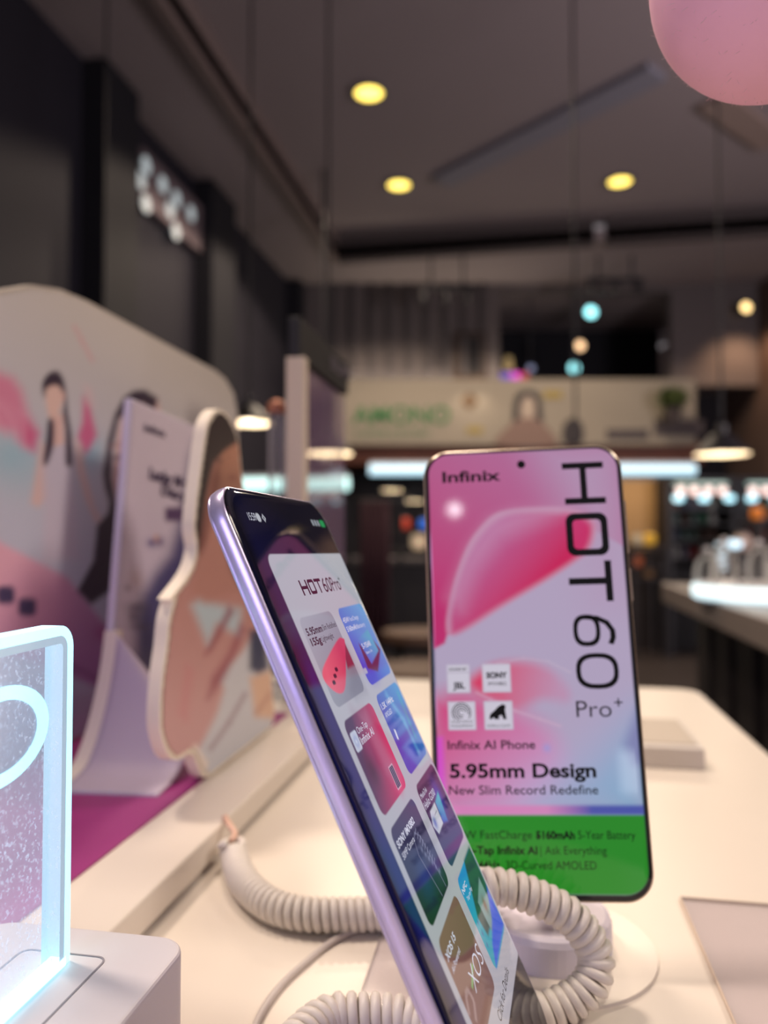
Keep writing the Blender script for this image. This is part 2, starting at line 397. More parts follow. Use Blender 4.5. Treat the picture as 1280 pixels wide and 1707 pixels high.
spot_lamp(957, 613, FAR_Y+0.4, (150, 240, 245), 2.2, 0.06, 'lower pale blue round lamp near sill of dark opening')
spot_lamp(885, 614, FAR_Y+0.4, (130, 150, 200), 0.6, 0.04, 'dim bluish lamp beside the purple box in dark opening')
spot_lamp(770, 638, FAR_Y-0.2, (255, 226, 160), 1.6, 0.035, 'left of two small warm lamps under the dark picture', 1.5)
spot_lamp(799, 638, FAR_Y-0.2, (255, 226, 160), 1.6, 0.035, 'right of two small warm lamps under the dark picture', 1.5)
spot_lamp(1244, 512, FAR_Y-0.25, (255, 214, 140), 3.0, 0.055, 'warm lamp on right wall throwing an orange glow below', 45, (1, .62, .36))

# framed dark picture
A, B = on_y(757, 553, FAR_Y-0.03), on_y(811, 634, FAR_Y-0.03)
t = thing('framed_picture', 'dark brown framed picture on the striped warm wall', 'picture', ((A[0]+B[0])/2, FAR_Y-0.05, B[2]))
hw, hh = (B[0]-A[0])/2, A[2]-B[2]; fm = mat('picture_frame_wood', (52, 34, 24), 0.5); fr = bmesh.new()
for b_ in ((-hw, hw, 0, .04, 0, .06), (-hw, hw, 0, .04, hh-.06, hh), (-hw, -hw+.06, 0, .04, .06, hh-.06), (hw-.06, hw, 0, .04, .06, hh-.06)): box(fr, *b_)
bm_obj('frame', fr, fm, t); box_obj('canvas', (-hw+.06, hw-.06, .015, .03, .06, hh-.06), mat('dark_canvas', (24, 20, 24), 0.7), t)

# long sign board between the floors, with lettering and printed pictures
SY = FAR_Y-0.3
A, B = on_y(560, 632, SY), on_y(1160, 741, SY)
t = thing('shop_sign', 'long pale sign board with green letters above the brown beam', 'sign', (0, SY, B[2]))
box_obj('board', (A[0], B[0], 0, 0.12, 0, A[2]-B[2]), mat('sign_face', (148, 139, 126), 0.7, noise=0.05, nscale=1.5), t)
wl = bpy.data.lights.new('wall_wash', 'AREA'); wl.shape = 'RECTANGLE'; wl.size = 2.2; wl.size_y = .06; wl.energy = 7; wl.color = (1, .86, .66)
wo = bpy.data.objects.new('wall_wash', wl); C.objects.link(wo); wo.parent = t; wo.location = (A[0]+1.15, .2, A[2]-B[2]+.02); wo.rotation_euler = (math.pi+.25, 0, 0)
def on_sign(x, y):
    P = on_y(x, y, SY); return (P[0], -0.012, P[2]-B[2])
L = Lettering(); L.text('AMONO', 588, 706, 162, 29, 0.01); L.build('lettering', on_sign, mat('green_letters', (16, 112, 50), 0.5), t)['label'] = 'green capital letters'
L = Lettering(); L.text('COFFEE & EATERY', 592, 727, 126, 10, 0.0); L.build('lettering', on_sign, mat('green_small', (92, 132, 96), 0.5), t)
def decal(pts, m, parent, fn, name='print', off=0.0):
    q = Lettering(); q.poly(pts); return q.build(name, fn, m, parent)
decal(closed([(857, 745), (855, 690), (860, 660), (880, 650), (898, 660), (903, 690), (904, 745)], 5), mat('print_hair', (44, 40, 46), .7), t, lambda x, y: tuple(np.array(on_sign(x, y))+[0, -.004, 0]))['label'] = 'dark hair of the printed portrait'
decal(closed([(868, 700), (868, 672), (880, 660), (891, 672), (890, 700), (880, 708)], 5), mat('print_face', (176, 160, 146), .7), t, lambda x, y: tuple(np.array(on_sign(x, y))+[0, -.008, 0]))
decal(closed([(828, 742), (846, 712), (868, 698), (890, 698), (910, 712), (924, 742)], 5), mat('print_dress', (128, 104, 96), .7), t, lambda x, y: tuple(np.array(on_sign(x, y))+[0, -.012, 0]))
decal(closed([(940, 738), (938, 712), (950, 698), (964, 700), (972, 716), (968, 738)], 5), mat('print_dark', (54, 48, 52), .7), t, on_sign)
decal([(1010, 716), (1080, 716), (1080, 732), (1010, 732)], mat('print_dim', (74, 66, 70), .7), t, on_sign)
decal([(1090, 700), (1172, 700), (1172, 726), (1090, 726)], MATS['print_dim'], t, on_sign)
decal(closed([(769, 668), (782, 656), (796, 668), (782, 682)], 6), mat('print_brown', (110, 88, 66), .7), t, on_sign)
decal([(778, 712), (804, 712), (804, 722), (778, 722)], mat('print_gold', (158, 138, 72), .7), t, on_sign)
decal([(905, 652), (936, 652), (936, 664), (905, 664)], MATS['print_gold'], t, on_sign)

# leafy plant hung over the sign
P = on_y(1121, 690, SY-0.28); t = thing('hanging_plant', 'dim green bushy plant in front of the right end of the sign', 'plant', P)
def leaf_cloud(n, rx, ry, rz, cz):
    bm = bmesh.new()
    for _ in range(n):
        d = rng.normal(size=3); d /= np.linalg.norm(d); c = Vector(d*np.array([rx, ry, rz])*rng.uniform(.5, 1)+[0, 0, cz])
        u = Vector(rng.normal(size=3)).normalized()*0.05; v = u.orthogonal().normalized()*0.025
        bm.faces.new([bm.verts.new(c+p) for p in (-u, v, u, -v)])
    return bm
bm_obj('foliage', leaf_cloud(220, .17, .1, .14, .16), mat('dim_leaf', (70, 84, 40), .6), t)['kind'] = 'stuff'
bm_obj('pot', lathe(bmesh.new(), [(0.06, -0.1), (0.09, 0.06), (0.08, 0.06)], 16), mat('pot_dark', (60, 50, 50), .6), t)
box_obj('bracket', (-.02, .02, .05, .28, -.02, .0), DARK, t)

# boxes and ornaments on the sill of the opening
def sill_box(x0, x1, y0, y1, col, label, e=0.0):
    A, B = on_y(x0, y0, FAR_Y+0.0), on_y(x1, y1, FAR_Y+0.0)
    return tag(box_obj('gift_box', (A[0], B[0], FAR_Y+0.02, FAR_Y+0.14, B[2], A[2]), mat('box_'+str(col), col, 0.5, emit=col, estr=e), bevel=0.01), label, 'box', 'coloured boxes on the sill')  # boxes are lifted by emission in their own colour, they are no lamps
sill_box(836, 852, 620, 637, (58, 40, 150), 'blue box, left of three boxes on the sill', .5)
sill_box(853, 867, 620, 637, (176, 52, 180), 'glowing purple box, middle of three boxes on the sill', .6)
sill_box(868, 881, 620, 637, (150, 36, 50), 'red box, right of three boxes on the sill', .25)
P = on_y(847, 618, FAR_Y+0.3); t = thing('table_lamp', 'small cream shaded lamp behind the coloured boxes on the sill', 'lamp', P)
bm_obj('shade', lathe(bmesh.new(), [(0.07, 0.0), (0.04, 0.16)], 16, cap=False), mat('cream_shade', (190, 168, 120), .6, emit=(220, 190, 130), estr=.25), t)
bm_obj('base', lathe(bmesh.new(), [(0.05, -0.14), (0.02, -0.1), (0.02, 0.0)], 12), rim_m, t)

# track rails under the far ceiling
for x0, x1, y, lab in ((700, 790, 482, 'black lamp track on ceiling above the striped wall'), (978, 1072, 470, 'black lamp track on ceiling above the dark opening')):
    A, B = on_y(x0, y, FAR_Y-0.9), on_y(x1, y, FAR_Y-0.9)
    t = thing('lamp_track', lab, 'light track', ((A[0]+B[0])/2, FAR_Y-0.9, A[2])); h = (B[0]-A[0])/2
    box_obj('rail', (-h, h, -.02, .02, 0, .04), DARK, t)
    for q in (-.85, 0, .8):
        bm_obj('spot_head', lathe(bmesh.new(), [(0.03, -.14), (0.045, -.12), (0.04, -0.01)], 12, (q*h, 0, 0)), DARK, t)
    for q in (-.6, .6): box_obj('hanger', (q*h-.01, q*h+.01, -.01, .01, .04, CEIL_H-A[2]), DARK, t)

# LED tube under the beam
A, B = on_y(616, 775, FAR_Y-0.3), on_y(1158, 792, FAR_Y-0.3); zc = (A[2]+B[2])/2
t = thing('tube_light', 'long cool white tube light under the brown beam', 'light', ((A[0]+B[0])/2, FAR_Y-0.3, zc)); hw = (B[0]-A[0])/2
o = bm_obj('tube', lathe(bmesh.new(), [(0.055, -hw), (0.055, hw)], 16), emitter('cool_tube', (190, 236, 255), 1.25), t); o.rotation_euler = (0, math.pi/2, 0)
box_obj('fixture', (-hw, hw, -.03, .03, .06, max(.07, zb0-zc)), WHITE2, t)
far_off()
# a second, nearer tube and lamp seen through the clear stand at left
A, B = on_y(380, 757, 6.2), on_y(580, 778, 6.2)
t = thing('tube_light', 'cool white tube light seen through the clear display stand', 'light', ((A[0]+B[0])/2, 6.2, on_y(545, 806, 6.2)[2])); hw = (B[0]-A[0])/2
o = bm_obj('tube', lathe(bmesh.new(), [(0.06, -hw), (0.06, hw)], 16), emitter('cool_tube2', (190, 240, 235), 1.7), t); o.rotation_euler = (0, math.pi/2, 0)
box_obj('fixture', (-hw, hw, -.03, .03, .05, .08), WHITE2, t)
box_obj('hanger', (.3, .32, -.01, .01, .08, CEIL_H+.22-t.location.z), DARK, t)

def pendant(x, y, dist, rad, label, top=None, s=1.0):
    r = ray(x, y); P = CAM+r*dist
    t = thing('pendant_lamp', label, 'pendant lamp', P, group='cone pendant lamps')
    bm_obj('shade', lathe(bmesh.new(), [(rad, 0.0), (rad*.93, .02), (rad*.35, rad*.75), (rad*.2, rad*.8), (rad*.2, rad*1.1), (0.01, rad*1.15)], 28, cap=False), mat('black_shade', (26, 24, 28), .45), t)
    bm_obj('inner_shade', lathe(bmesh.new(), [(rad*.97, 0.002), (rad*.9, .018), (rad*.3, rad*.7)], 28, cap=False), mat('lit_inner_shade', (230, 220, 200), .6, emit=(250, 232, 200), estr=.75), t)
    bm_obj('bulb', lathe(bmesh.new(), [(0.0, rad*.08), (rad*.28, rad*.2), (rad*.3, rad*.35), (rad*.1, rad*.68)], 16, cap=False), emitter('pendant_bulb', (255, 226, 180), 3.0), t)
    me = tube_mesh('cord', [(0, 0, rad*1.1), (0, 0, rad*1.1+.05), (0, 0, ((top or CEIL_H+.2)-P[2]+rad)*.6), (0, 0, (top or CEIL_H+.2)-P[2])], 0.006, 6); link('cord', me, mat('black_cord', (30, 28, 30), .6), t)
    l = bpy.data.lights.new('bulb_glow', 'POINT'); l.energy = 2.2; l.color = (1, .82, .6); l.shadow_soft_size = .03
    lo = bpy.data.objects.new('bulb_glow', l); C.objects.link(lo); lo.parent = t; lo.location = (0, 0, -.02)
    return t
pendant(1203, 758, 3.6, .128, 'black cone pendant lamp over the right counter')
pendant(415, 706, 3.6, .11, 'black cone pendant lamp glowing past the edge of the curved board')
pendant(546, 757, 3.4, .115, 'black cone pendant lamp seen through the clear display stand')
pendant(170, 742, 3.4, .11, 'black cone pendant lamp hidden behind the curved board, only its cord showing')
far_on()
pendant(653, 818, 8.75, .13, 'small pendant lamp under the left half of the long tube light', zb0)
pendant(693, 836, 8.75, .13, 'small pendant lamp just left of the pink phone', zb0)
far_off()
pendant(960, 800, 3.6, .11, 'black cone pendant lamp hidden behind the pink phone, its cord rising above')

# perforated grille block with lit openings on the left wall
Xg = WALL_X+0.02
q = [on_x(x, y, Xg) for x, y in ((226, 252), (330, 344), (330, 424), (228, 338))]
gy0, gy1 = q[0][1], q[1][1]; gz0, gz1 = (q[2][2]+q[3][2])/2, (q[0][2]+q[1][2])/2
t = thing('wall_grille', 'grey pierced grille with pale lit holes high on the dark left wall', 'grille', (Xg, gy0, gz0))
box_obj('panel', (0, .05, 0, gy1-gy0, 0, gz1-gz0), mat('grille_grey', (120, 106, 112), .8), t)
for x, y in ((243, 276), (234, 300), (243, 340), (271, 308), (294, 332), (283, 350), (318, 356), (293, 386)):
    P = on_x(x, y, Xg+.05)
    o = bm_obj('lit_hole', lathe(bmesh.new(), [(0.0, .006), (.06, .006), (.06, 0)], 14, cap=False), emitter('grille_day', (196, 214, 218), .5), t)
    o.location = (.05, P[1]-gy0, P[2]-gz0); o.rotation_euler = (0, math.pi/2, 0)

# bar counter at right with its glass domes
cz = 0.90
P0, P1 = on_z(1082, 971, cz), on_z(1280, 1022, cz); cx0 = (P0[0]+P1[0])/2
t = thing('bar_counter', 'long grey topped bar counter with dark front at right', 'counter', (cx0, P0[1], 0))
box_obj('worktop', (0, .7, -3.2, 0, cz-.058, cz), mat('grey_stone', (150, 138, 132), .35, noise=.08, nscale=8), t, .004)
box_obj('body', (.12, .68, -3.1, -.04, 0, cz-.058), mat('counter_front', (28, 25, 32), .6), t)
for k in range(14): box_obj('front_panel', (.105, .12, -3.0+k*.22, -2.85+k*.22, .1, cz-.1), mat('counter_panel', (34, 27, 31), .6), t)
dome_glass = clear_mat('dome_glass', (.8, .8, .78, 1), .03)
D0 = on_z(1262, 1000, cz)
t = thing('lit_cake_stand', 'round cake stand with a bright white lit rim on the counter', 'cake stand', (D0[0]+.02, D0[1], cz))
bm_obj('lit_rim', lathe(bmesh.new(), [(.155, .004), (.16, .01), (.16, .03), (.155, .036)], 40, cap=False), emitter('rim_led', (214, 240, 246), 1.5), t)
bm_obj('tray', lathe(bmesh.new(), [(.15, 0), (.152, .036)], 40), WHITE2, t)
for k, (x, y, r_, h_) in enumerate(((1180, 972, .055, .10), (1212, 968, .05, .09), (1240, 966, .045, .085), (1272, 966, .05, .1))):
    base = on_z(x, y+14, cz) if k == 0 else np.array([D0[0]-.07+.06*k-.05, D0[1]+(.04 if k % 2 else -.02), cz+.036])
    g = thing('glass_dome', ('clear glass dome at the left of the lit cake stand', 'clear glass dome standing leftmost on the lit cake stand', 'clear glass dome in the middle of the lit cake stand', 'clear glass dome rightmost on the lit cake stand')[k], 'glass dome', base, group='glass domes on the counter')
    bm_obj('dome', lathe(bmesh.new(), [(r_*.62, 0), (r_*.62, h_*.55), (r_*.5, h_*.8), (r_*.2, h_*.97), (.004, h_)], 20, cap=False), dome_glass, g, True)
    bm_obj('knob', lathe(bmesh.new(), [(.004, h_), (.01, h_+.008), (.004, h_+.018)], 10), WHITE2, g)
P = on_z(1232, 985, cz); t = thing('counter_lamp', 'column lamp with stacked rings of cool light behind the cake stand', 'lamp', (P[0]+.04, P[1]+.35, cz))
bm_obj('post', lathe(bmesh.new(), [(.05, 0), (.05, .012), (.012, .016), (.012, .135)], 16), rim_m, t)
for k in range(5): bm_obj('light_ring', lathe(bmesh.new(), [(.012, .04+k*.018), (.017, .046+k*.018), (.012, .052+k*.018)], 16, cap=False), emitter('ring_cool', (200, 226, 240), .9), t)
bm_obj('head', lathe(bmesh.new(), [(.0, .105), (.026, .11), (.026, .13), (.0, .134)], 18, (.035, 0, 0)), emitter('lamp_head_cool', (190, 226, 245), 1.6), t)

far_on()
# lit bottle cabinets at the back right
def cabinet(x0, x1, label, seed):
    Y = 6.6; A, B = on_y(x0, 795, Y), on_y(x1, 985, Y); wd = B[0]-A[0]; z1 = A[2]
    t = thing('bottle_cabinet', label, 'cabinet', (A[0], Y, 0), group='bottle cabinets'); cm = mat('cabinet_black', (24, 22, 28), .55)
    bm = bmesh.new(); box(bm, 0, wd, .38, .4, 0, z1); box(bm, 0, .05, 0, .38, 0, z1); box(bm, wd-.05, wd, 0, .38, 0, z1); box(bm, .05, wd-.05, 0, .38, z1-.04, z1)
    bm_obj('carcass', bm, cm, t)
    zs = [on_y(x0, y, Y)[2] for y in (846, 872, 900, 930)]
    for z in zs: box_obj('shelf', (.05, wd-.05, .02, .38, z-.02, z), cm, t)
    bm_obj('light_strip', box(bmesh.new(), .08, wd-.08, .02, .06, z1-.07, z1-.045), emitter('cab_strip', (190, 235, 215), .6), t)
    for k in range(4):
        x = wd*(.22+.2*k); bm_obj('bulb', lathe(bmesh.new(), [(0, -.04), (.034, -.025), (.034, .025), (0, .04)], 14, (x, .05, z1-.12), cap=False), emitter('cab_bulb', (255, 214, 204), 1.7), t)
    for k in range(3):
        x = wd*(.14+.36*k); bm_obj('spot', lathe(bmesh.new(), [(0, -.03), (.04, -.02), (.04, .02), (0, .03)], 14, (x, -.03, on_y(x0, 831, Y)[2]), cap=False), emitter('cab_spot', (150, 210, 226), 2.6), t)
    r_ = random.Random(seed); pal = [(84, 104, 100), (52, 60, 78), (120, 74, 60), (150, 150, 146), (44, 92, 70), (130, 40, 38), (70, 52, 44), (96, 90, 104)]
    names = ['first', 'second', 'third', 'fourth', 'fifth', 'sixth']
    rows = ['top', 'second', 'third', 'lowest']
    for s_, z in enumerate(zs):
        for k in range(5):
            x = .1+(wd-.2)*(k+.5)/5; c = pal[r_.randrange(len(pal))]; h = r_.uniform(.1, .14)
            bo = thing('bottle', '%s bottle from left on the %s shelf of the %s' % (names[k], rows[s_], 'left cabinet' if seed == 1 else 'right cabinet'), 'bottle', (A[0]+x, Y+.2, z), group='bottles in the cabinets')
            bm_obj('body', lathe(bmesh.new(), [(.03, 0), (.032, h*.55), (.012, h*.75), (.012, h*.95)], 12), mat('bottle_'+str(c), c, .25), bo)
            bm_obj('cap', lathe(bmesh.new(), [(.014, h*.95), (.014, h)], 10), rim_m, bo)
cabinet(1112, 1232, 'left of two black bottle cabinets with a lit top shelf', 1)
cabinet(1234, 1352, 'right of two black bottle cabinets with a lit top shelf', 2)
# tan cupboard and the small things in front of it
A, B = on_y(1000, 830, 6.9), on_y(1106, 985, 6.9)
t = thing('tan_partition', 'tan lit partition panel behind the pink phone and left of cabinets', 'partition', (A[0], 6.9, 0))
zt_ = on_y(1050, 915, 6.9)[2]; box_obj('base', (0, B[0]-A[0], 0, .06, 0, zt_), mat('tan_base_dark', (44, 34, 32), .7), t)
box_obj('panel', (0, B[0]-A[0], 0, .06, zt_, on_y(1050, 800, 6.9)[2]), mat('tan_board', (178, 140, 92), .7, noise=.06, nscale=3), t)
box_obj('cap_rail', (-.02, B[0]-A[0]+.02, -.01, .07, on_y(1050, 800, 6.9)[2], on_y(1050, 796, 6.9)[2]), rim_m, t)
t2 = bpy.data.lights.new('bulb', 'POINT'); t2.energy = 5; t2.color = (1, .78, .5); t2.shadow_soft_size = .08
lo = bpy.data.objects.new('bulb', t2); C.objects.link(lo); lo.parent = t; lo.location = ((B[0]-A[0])*.5, -.5, 1.55)
def rack(x0, x1, Y, ys, label):
    zs = [on_y(900, y, Y)[2] for y in ys]; A, B = on_y(x0, 900, Y), on_y(x1, 900, Y); wd = B[0]-A[0]; zt = max(zs)
    t = thing('shelf_rack', label, 'shelf', (A[0], Y-.14, 0), group='kitchen shelf racks')
    for z in zs: box_obj('shelf', (0, wd, 0, .28, z-.02, z), mat('rack_dark', (44, 38, 40), .6), t)
    for x in (0, wd):
        for y in (0, .28): box_obj('post', (x-.012, x+.012, y-.012, y+.012, 0, zt-.02 if len(zs) == 1 else max(zs)-.02), MATS['rack_dark'], t)
JZ = {}
def jar_on(x, yb, Y, col, r_, label, e=0.0):
    P = on_y(x, yb, Y); t = thing('jar', label, 'jar', (P[0], Y, P[2]), group='jars and pots in the kitchen')
    bm_obj('body', lathe(bmesh.new(), [(r_*.7, 0), (r_, r_*.5), (r_, r_*1.5), (r_*.7, r_*1.9)], 16), mat('jar_'+str(col), col, .4, emit=col, estr=e), t)  # emission in the jar's own colour brightens it; no lamp inside
    bm_obj('lid', lathe(bmesh.new(), [(r_*.75, r_*1.9), (r_*.75, r_*2.1), (.01, r_*2.2)], 16), rim_m, t)
rack(1046, 1096, 6.6, (908, 944, 962), 'low dark shelf rack before the tan partition')
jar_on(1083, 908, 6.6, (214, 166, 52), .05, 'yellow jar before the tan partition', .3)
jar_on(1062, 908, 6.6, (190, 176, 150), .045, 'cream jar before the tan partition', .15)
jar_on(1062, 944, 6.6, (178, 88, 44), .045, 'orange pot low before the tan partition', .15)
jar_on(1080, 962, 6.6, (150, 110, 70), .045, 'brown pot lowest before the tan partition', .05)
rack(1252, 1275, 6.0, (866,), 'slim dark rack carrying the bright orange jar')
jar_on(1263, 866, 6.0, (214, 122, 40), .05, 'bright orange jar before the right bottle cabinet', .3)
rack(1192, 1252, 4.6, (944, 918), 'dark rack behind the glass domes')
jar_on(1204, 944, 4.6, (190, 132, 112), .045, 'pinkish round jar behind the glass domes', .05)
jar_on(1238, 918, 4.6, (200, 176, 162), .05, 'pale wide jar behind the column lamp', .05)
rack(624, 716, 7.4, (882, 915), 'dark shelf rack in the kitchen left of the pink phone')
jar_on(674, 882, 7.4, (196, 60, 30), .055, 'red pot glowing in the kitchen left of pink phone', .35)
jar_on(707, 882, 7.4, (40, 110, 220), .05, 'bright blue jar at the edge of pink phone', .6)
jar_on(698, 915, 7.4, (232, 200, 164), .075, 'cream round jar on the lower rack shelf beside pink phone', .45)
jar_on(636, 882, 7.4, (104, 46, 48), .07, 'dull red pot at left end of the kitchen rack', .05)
# kitchen bench
A = on_z(655, 962, 0.86)
t = thing('kitchen_bench', 'dim grey kitchen bench seen between the phones', 'bench', (A[0], 6.55, 0))
box_obj('top', (-1.2, .9, 0, .62, .80, .84), mat('bench_grey', (84, 78, 80), .4), t, .004)
box_obj('body', (-1.15, .85, .08, .6, 0, .80), mat('bench_dark', (30, 27, 32), .6), t)
far_off()
# dark maroon curtain hung beside the stand
A, B = on_y(600, 850, 5.4), on_y(648, 850, 5.4)
bm = bmesh.new(); n = 36
for z in (0.25, on_y(620, 835, 5.4)[2]):
    for k in range(n): bm.verts.new((A[0]+(B[0]-A[0])*k/(n-1), 5.4+.025*math.sin(k*1.1), z))
bm.verts.ensure_lookup_table()
for k in range(n-1): bm.faces.new((bm.verts[k], bm.verts[k+1], bm.verts[n+k+1], bm.verts[n+k]))
t = thing('curtain', 'dark maroon curtain hanging just right of the clear stand', 'curtain', (0, 0, 0))
o = bm_obj('cloth', bm, mat('maroon_cloth', (52, 20, 34), .9, noise=.2, nscale=5), t, True); sm = o.modifiers.new('s', 'SOLIDIFY'); sm.thickness = .006
zr = on_y(620, 835, 5.4)[2]
link('rod', tube_mesh('rod', [(A[0]-.1, 5.4, zr), (A[0], 5.4, zr), (B[0]+.1, 5.4, zr)], .012, 8), DARK, t)
for x in (A[0]-.085, B[0]+.085): box_obj('post', (x-.015, x+.015, 5.39, 5.41, 0, zr), DARK, t)
# stools beyond the table
def stool(x, y, Y, label):
    P = on_y(x, y, Y); t = thing('bar_stool', label, 'stool', (P[0], Y, 0), group='bar stools beyond the table')
    bm_obj('seat', lathe(bmesh.new(), [(.15, P[2]-.05), (.17, P[2]-.03), (.165, P[2]), (.01, P[2]+.01)], 24), mat('tan_seat', (96, 70, 56), .6), t)
    for k in range(4):
        a = math.pi/4+k*math.pi/2
        link('leg', tube_mesh('leg', [(.13*math.cos(a), .13*math.sin(a), P[2]-.05), (.17*math.cos(a), .17*math.sin(a), P[2]*.5), (.2*math.cos(a), .2*math.sin(a), 0)], .014, 8), DARK, t)
    bm_obj('foot_ring', lathe(bmesh.new(), [(.175, .22), (.19, .22), (.19, .24), (.175, .24), (.175, .22)], 24, cap=False), DARK, t)
stool(700, 1052, 3.3, 'tan seated bar stool seen between the phones')
stool(706, 1112, 2.5, 'nearer tan seated bar stool just above the table edge between phones')

# ================================================================== DISPLAY TABLE
tab = thing('display_table', 'white laminate display table with rounded corner carrying the phones', 'table', (0, 0, 0))
bm = bmesh.new(); pts = rrect_pts(-0.62, 0.168, -0.6, 0.795, 0.022)
lo = [bm.verts.new((x, y, T-.03)) for x, y in pts]; hi = [bm.verts.new((x, y, T)) for x, y in pts]; n = len(pts)
bm.faces.new(hi); bm.faces.new(lo[::-1])
for i in range(n): bm.faces.new((lo[i], lo[(i+1) % n], hi[(i+1) % n], hi[i]))
bm_obj('tabletop', bm, WHITE, tab, bevel=.003)
box_obj('cabinet_body', (-.58, .12, -.55, .75, .05, T-.03), mat('table_body', (200, 194, 190), .5), tab)
box_obj('plinth', (-.55, .09, -.52, .72, 0, .05), DARK, tab)

ZL = T+0.0155; LX = -0.140
pl = thing('raised_platform', 'low white platform along the left of the table under the curved board', 'platform', (0, 0, T))
bm = bmesh.new(); box(bm, -.60, LX, .212, .60, .0025, .0155)
bm_obj('deck', bm, WHITE, pl, bevel=.0012)
box_obj('base_strip', (-.59, LX-.004, .22, .59, 0, .0025), mat('gap_shade', (22, 24, 70), .5), pl)  # navy colour stands for the shaded gap with its blue LED tint
# pink floor sheet of the board
PX = -.1745
pk = bm_obj('pink_floor_sheet', box(bmesh.new(), -.31, PX, .225, .56, ZL, ZL+.0008), mat('magenta_print', (150, 40, 118), .45, noise=.03, nscale=20))
tag(pk, 'magenta sheet lying on the white platform in front of the curved board', 'sheet')

# ================================================================== printed board
BX = -0.29
bz = lambda x, y: on_x(x, y, BX)
outline = [(.14, ZL+.001), (.14, 1.06), (.20, 1.12), (.30, 1.165), (.382, 1.190), (.41, 1.202), (.438, 1.2085), (.47, 1.2105), (.69, 1.2095), (.715, 1.2065), (.737, 1.196), (.75, 1.173), (.75, ZL+.001)]
bd = thing('poster_board', 'large white board with rounded top printed with two long haired women', 'display board', (BX, 0, ZL))
bm = bmesh.new(); th = .006
fr = [bm.verts.new((0, y, z-ZL)) for y, z in outline]; bk = [bm.verts.new((-th, y, z-ZL)) for y, z in outline]; n = len(outline)
bm.faces.new(fr); bm.faces.new(bk[::-1])
for i in range(n): bm.faces.new((fr[i], bk[i], bk[(i+1) % n], fr[(i+1) % n]))
bm_obj('panel', bm, mat('board_core', (196, 186, 176), .6), bd)
nu, nv = 250, 150
gy, gz = np.meshgrid(np.linspace(.16, .752, nu), np.linspace(ZL+.001, 1.212, nv)); gy = gy.ravel(); gz = gz.ravel()
V = np.stack([np.full_like(gy, BX), gy, gz], 1); px = project(V)
A_ = Art(px, lin((208, 206, 212)))
A_.c = A_.col(grad2(lin((196, 200, 220)), lin((206, 196, 186)), (60, 900), (330, 560)))
skin, hair, pinkc = lin((226, 190, 184)), lin((52, 36, 58)), lin((222, 120, 160))
A_.blob(20, 760, 60, 45, lin((150, 195, 215)), .8); A_.blob(150, 755, 24, 34, lin((150, 195, 215)), .8); A_.blob(60, 790, 90, 50, lin((170, 198, 216)), .5)
A_.poly([(-80, 610), (-20, 615), (20, 630), (34, 650), (44, 685), (62, 722), (56, 752), (40, 745), (22, 722), (0, 716), (-80, 690)], pinkc, 14, .85)
A_.poly([(40, 700), (62, 722), (54, 750), (36, 735)], lin((206, 70, 130)), 12, .7)
for k in range(14):
    a = k/13; A_.line([(-20+60*a, 650+40*a), (-40+80*a, 700+50*a)], 2, lin((236, 170, 196)), 3, .5)
A_.poly([(138, 660), (148, 676), (160, 725), (150, 746), (140, 758), (128, 728), (136, 704)], lin((214, 84, 140)), 7, .9)
A_.poly([(138, 640), (152, 650), (158, 680), (146, 676)], lin((226, 190, 196)), 8, .6)
A_.line([(122, 543), (136, 570), (154, 603)], 5, lin((218, 150, 160)), 5, .6)
A_.poly([(66, 735), (62, 760), (56, 800), (50, 838), (62, 846), (78, 830), (76, 790), (78, 745)], skin, 8, .85)       # arms
A_.poly([(122, 730), (134, 742), (142, 790), (158, 850), (172, 872), (158, 870), (140, 830), (126, 780)], skin, 7, .8)
A_.poly([(76, 740), (118, 738), (122, 790), (126, 860), (130, 930), (70, 940), (72, 850), (68, 780)], lin((206, 196, 214)), 10, .8)
A_.poly([(84, 690), (104, 690), (106, 740), (84, 745)], skin, 4)
A_.poly([(74, 655), (78, 640), (96, 636), (104, 660), (98, 685), (88, 700), (80, 694), (76, 676)], lin((230, 196, 186)), 4, smooth=True)
A_.poly([(69, 652), (70, 636), (80, 622), (94, 619), (104, 632), (109, 656), (112, 690), (118, 726), (119, 770), (115, 778), (108, 770), (108, 720), (104, 690), (106, 668), (100, 648), (90, 642), (76, 648), (73, 662)], hair, 3.5, smooth=True)
A_.poly([(79, 700), (88, 703), (88, 740), (80, 768), (73, 776), (71, 764), (75, 735)], hair, 4, smooth=True)
A_.blob(104, 660, 3, 8, lin((226, 180, 172)))
# the large printed phone, lower left
A_.poly([(-60, 860), (0, 905), (110, 962), (190, 1060), (196, 1160), (110, 1125), (-60, 1060)], grad2(lin((232, 178, 200)), lin((170, 110, 180)), (20, 930), (190, 1130)), 6, smooth=False)
A_.line([(110, 1105), (196, 1148)], 5, lin((120, 60, 120)), 6, .7); A_.blob(170, 1055, 16, 14, lin((176, 76, 150)), .8)
for x, y in ((8, 992), (44, 1012)): A_.poly(rrect_pts(x-15, x+15, y-15, y+15, 9), lin((70, 60, 100)), 4)
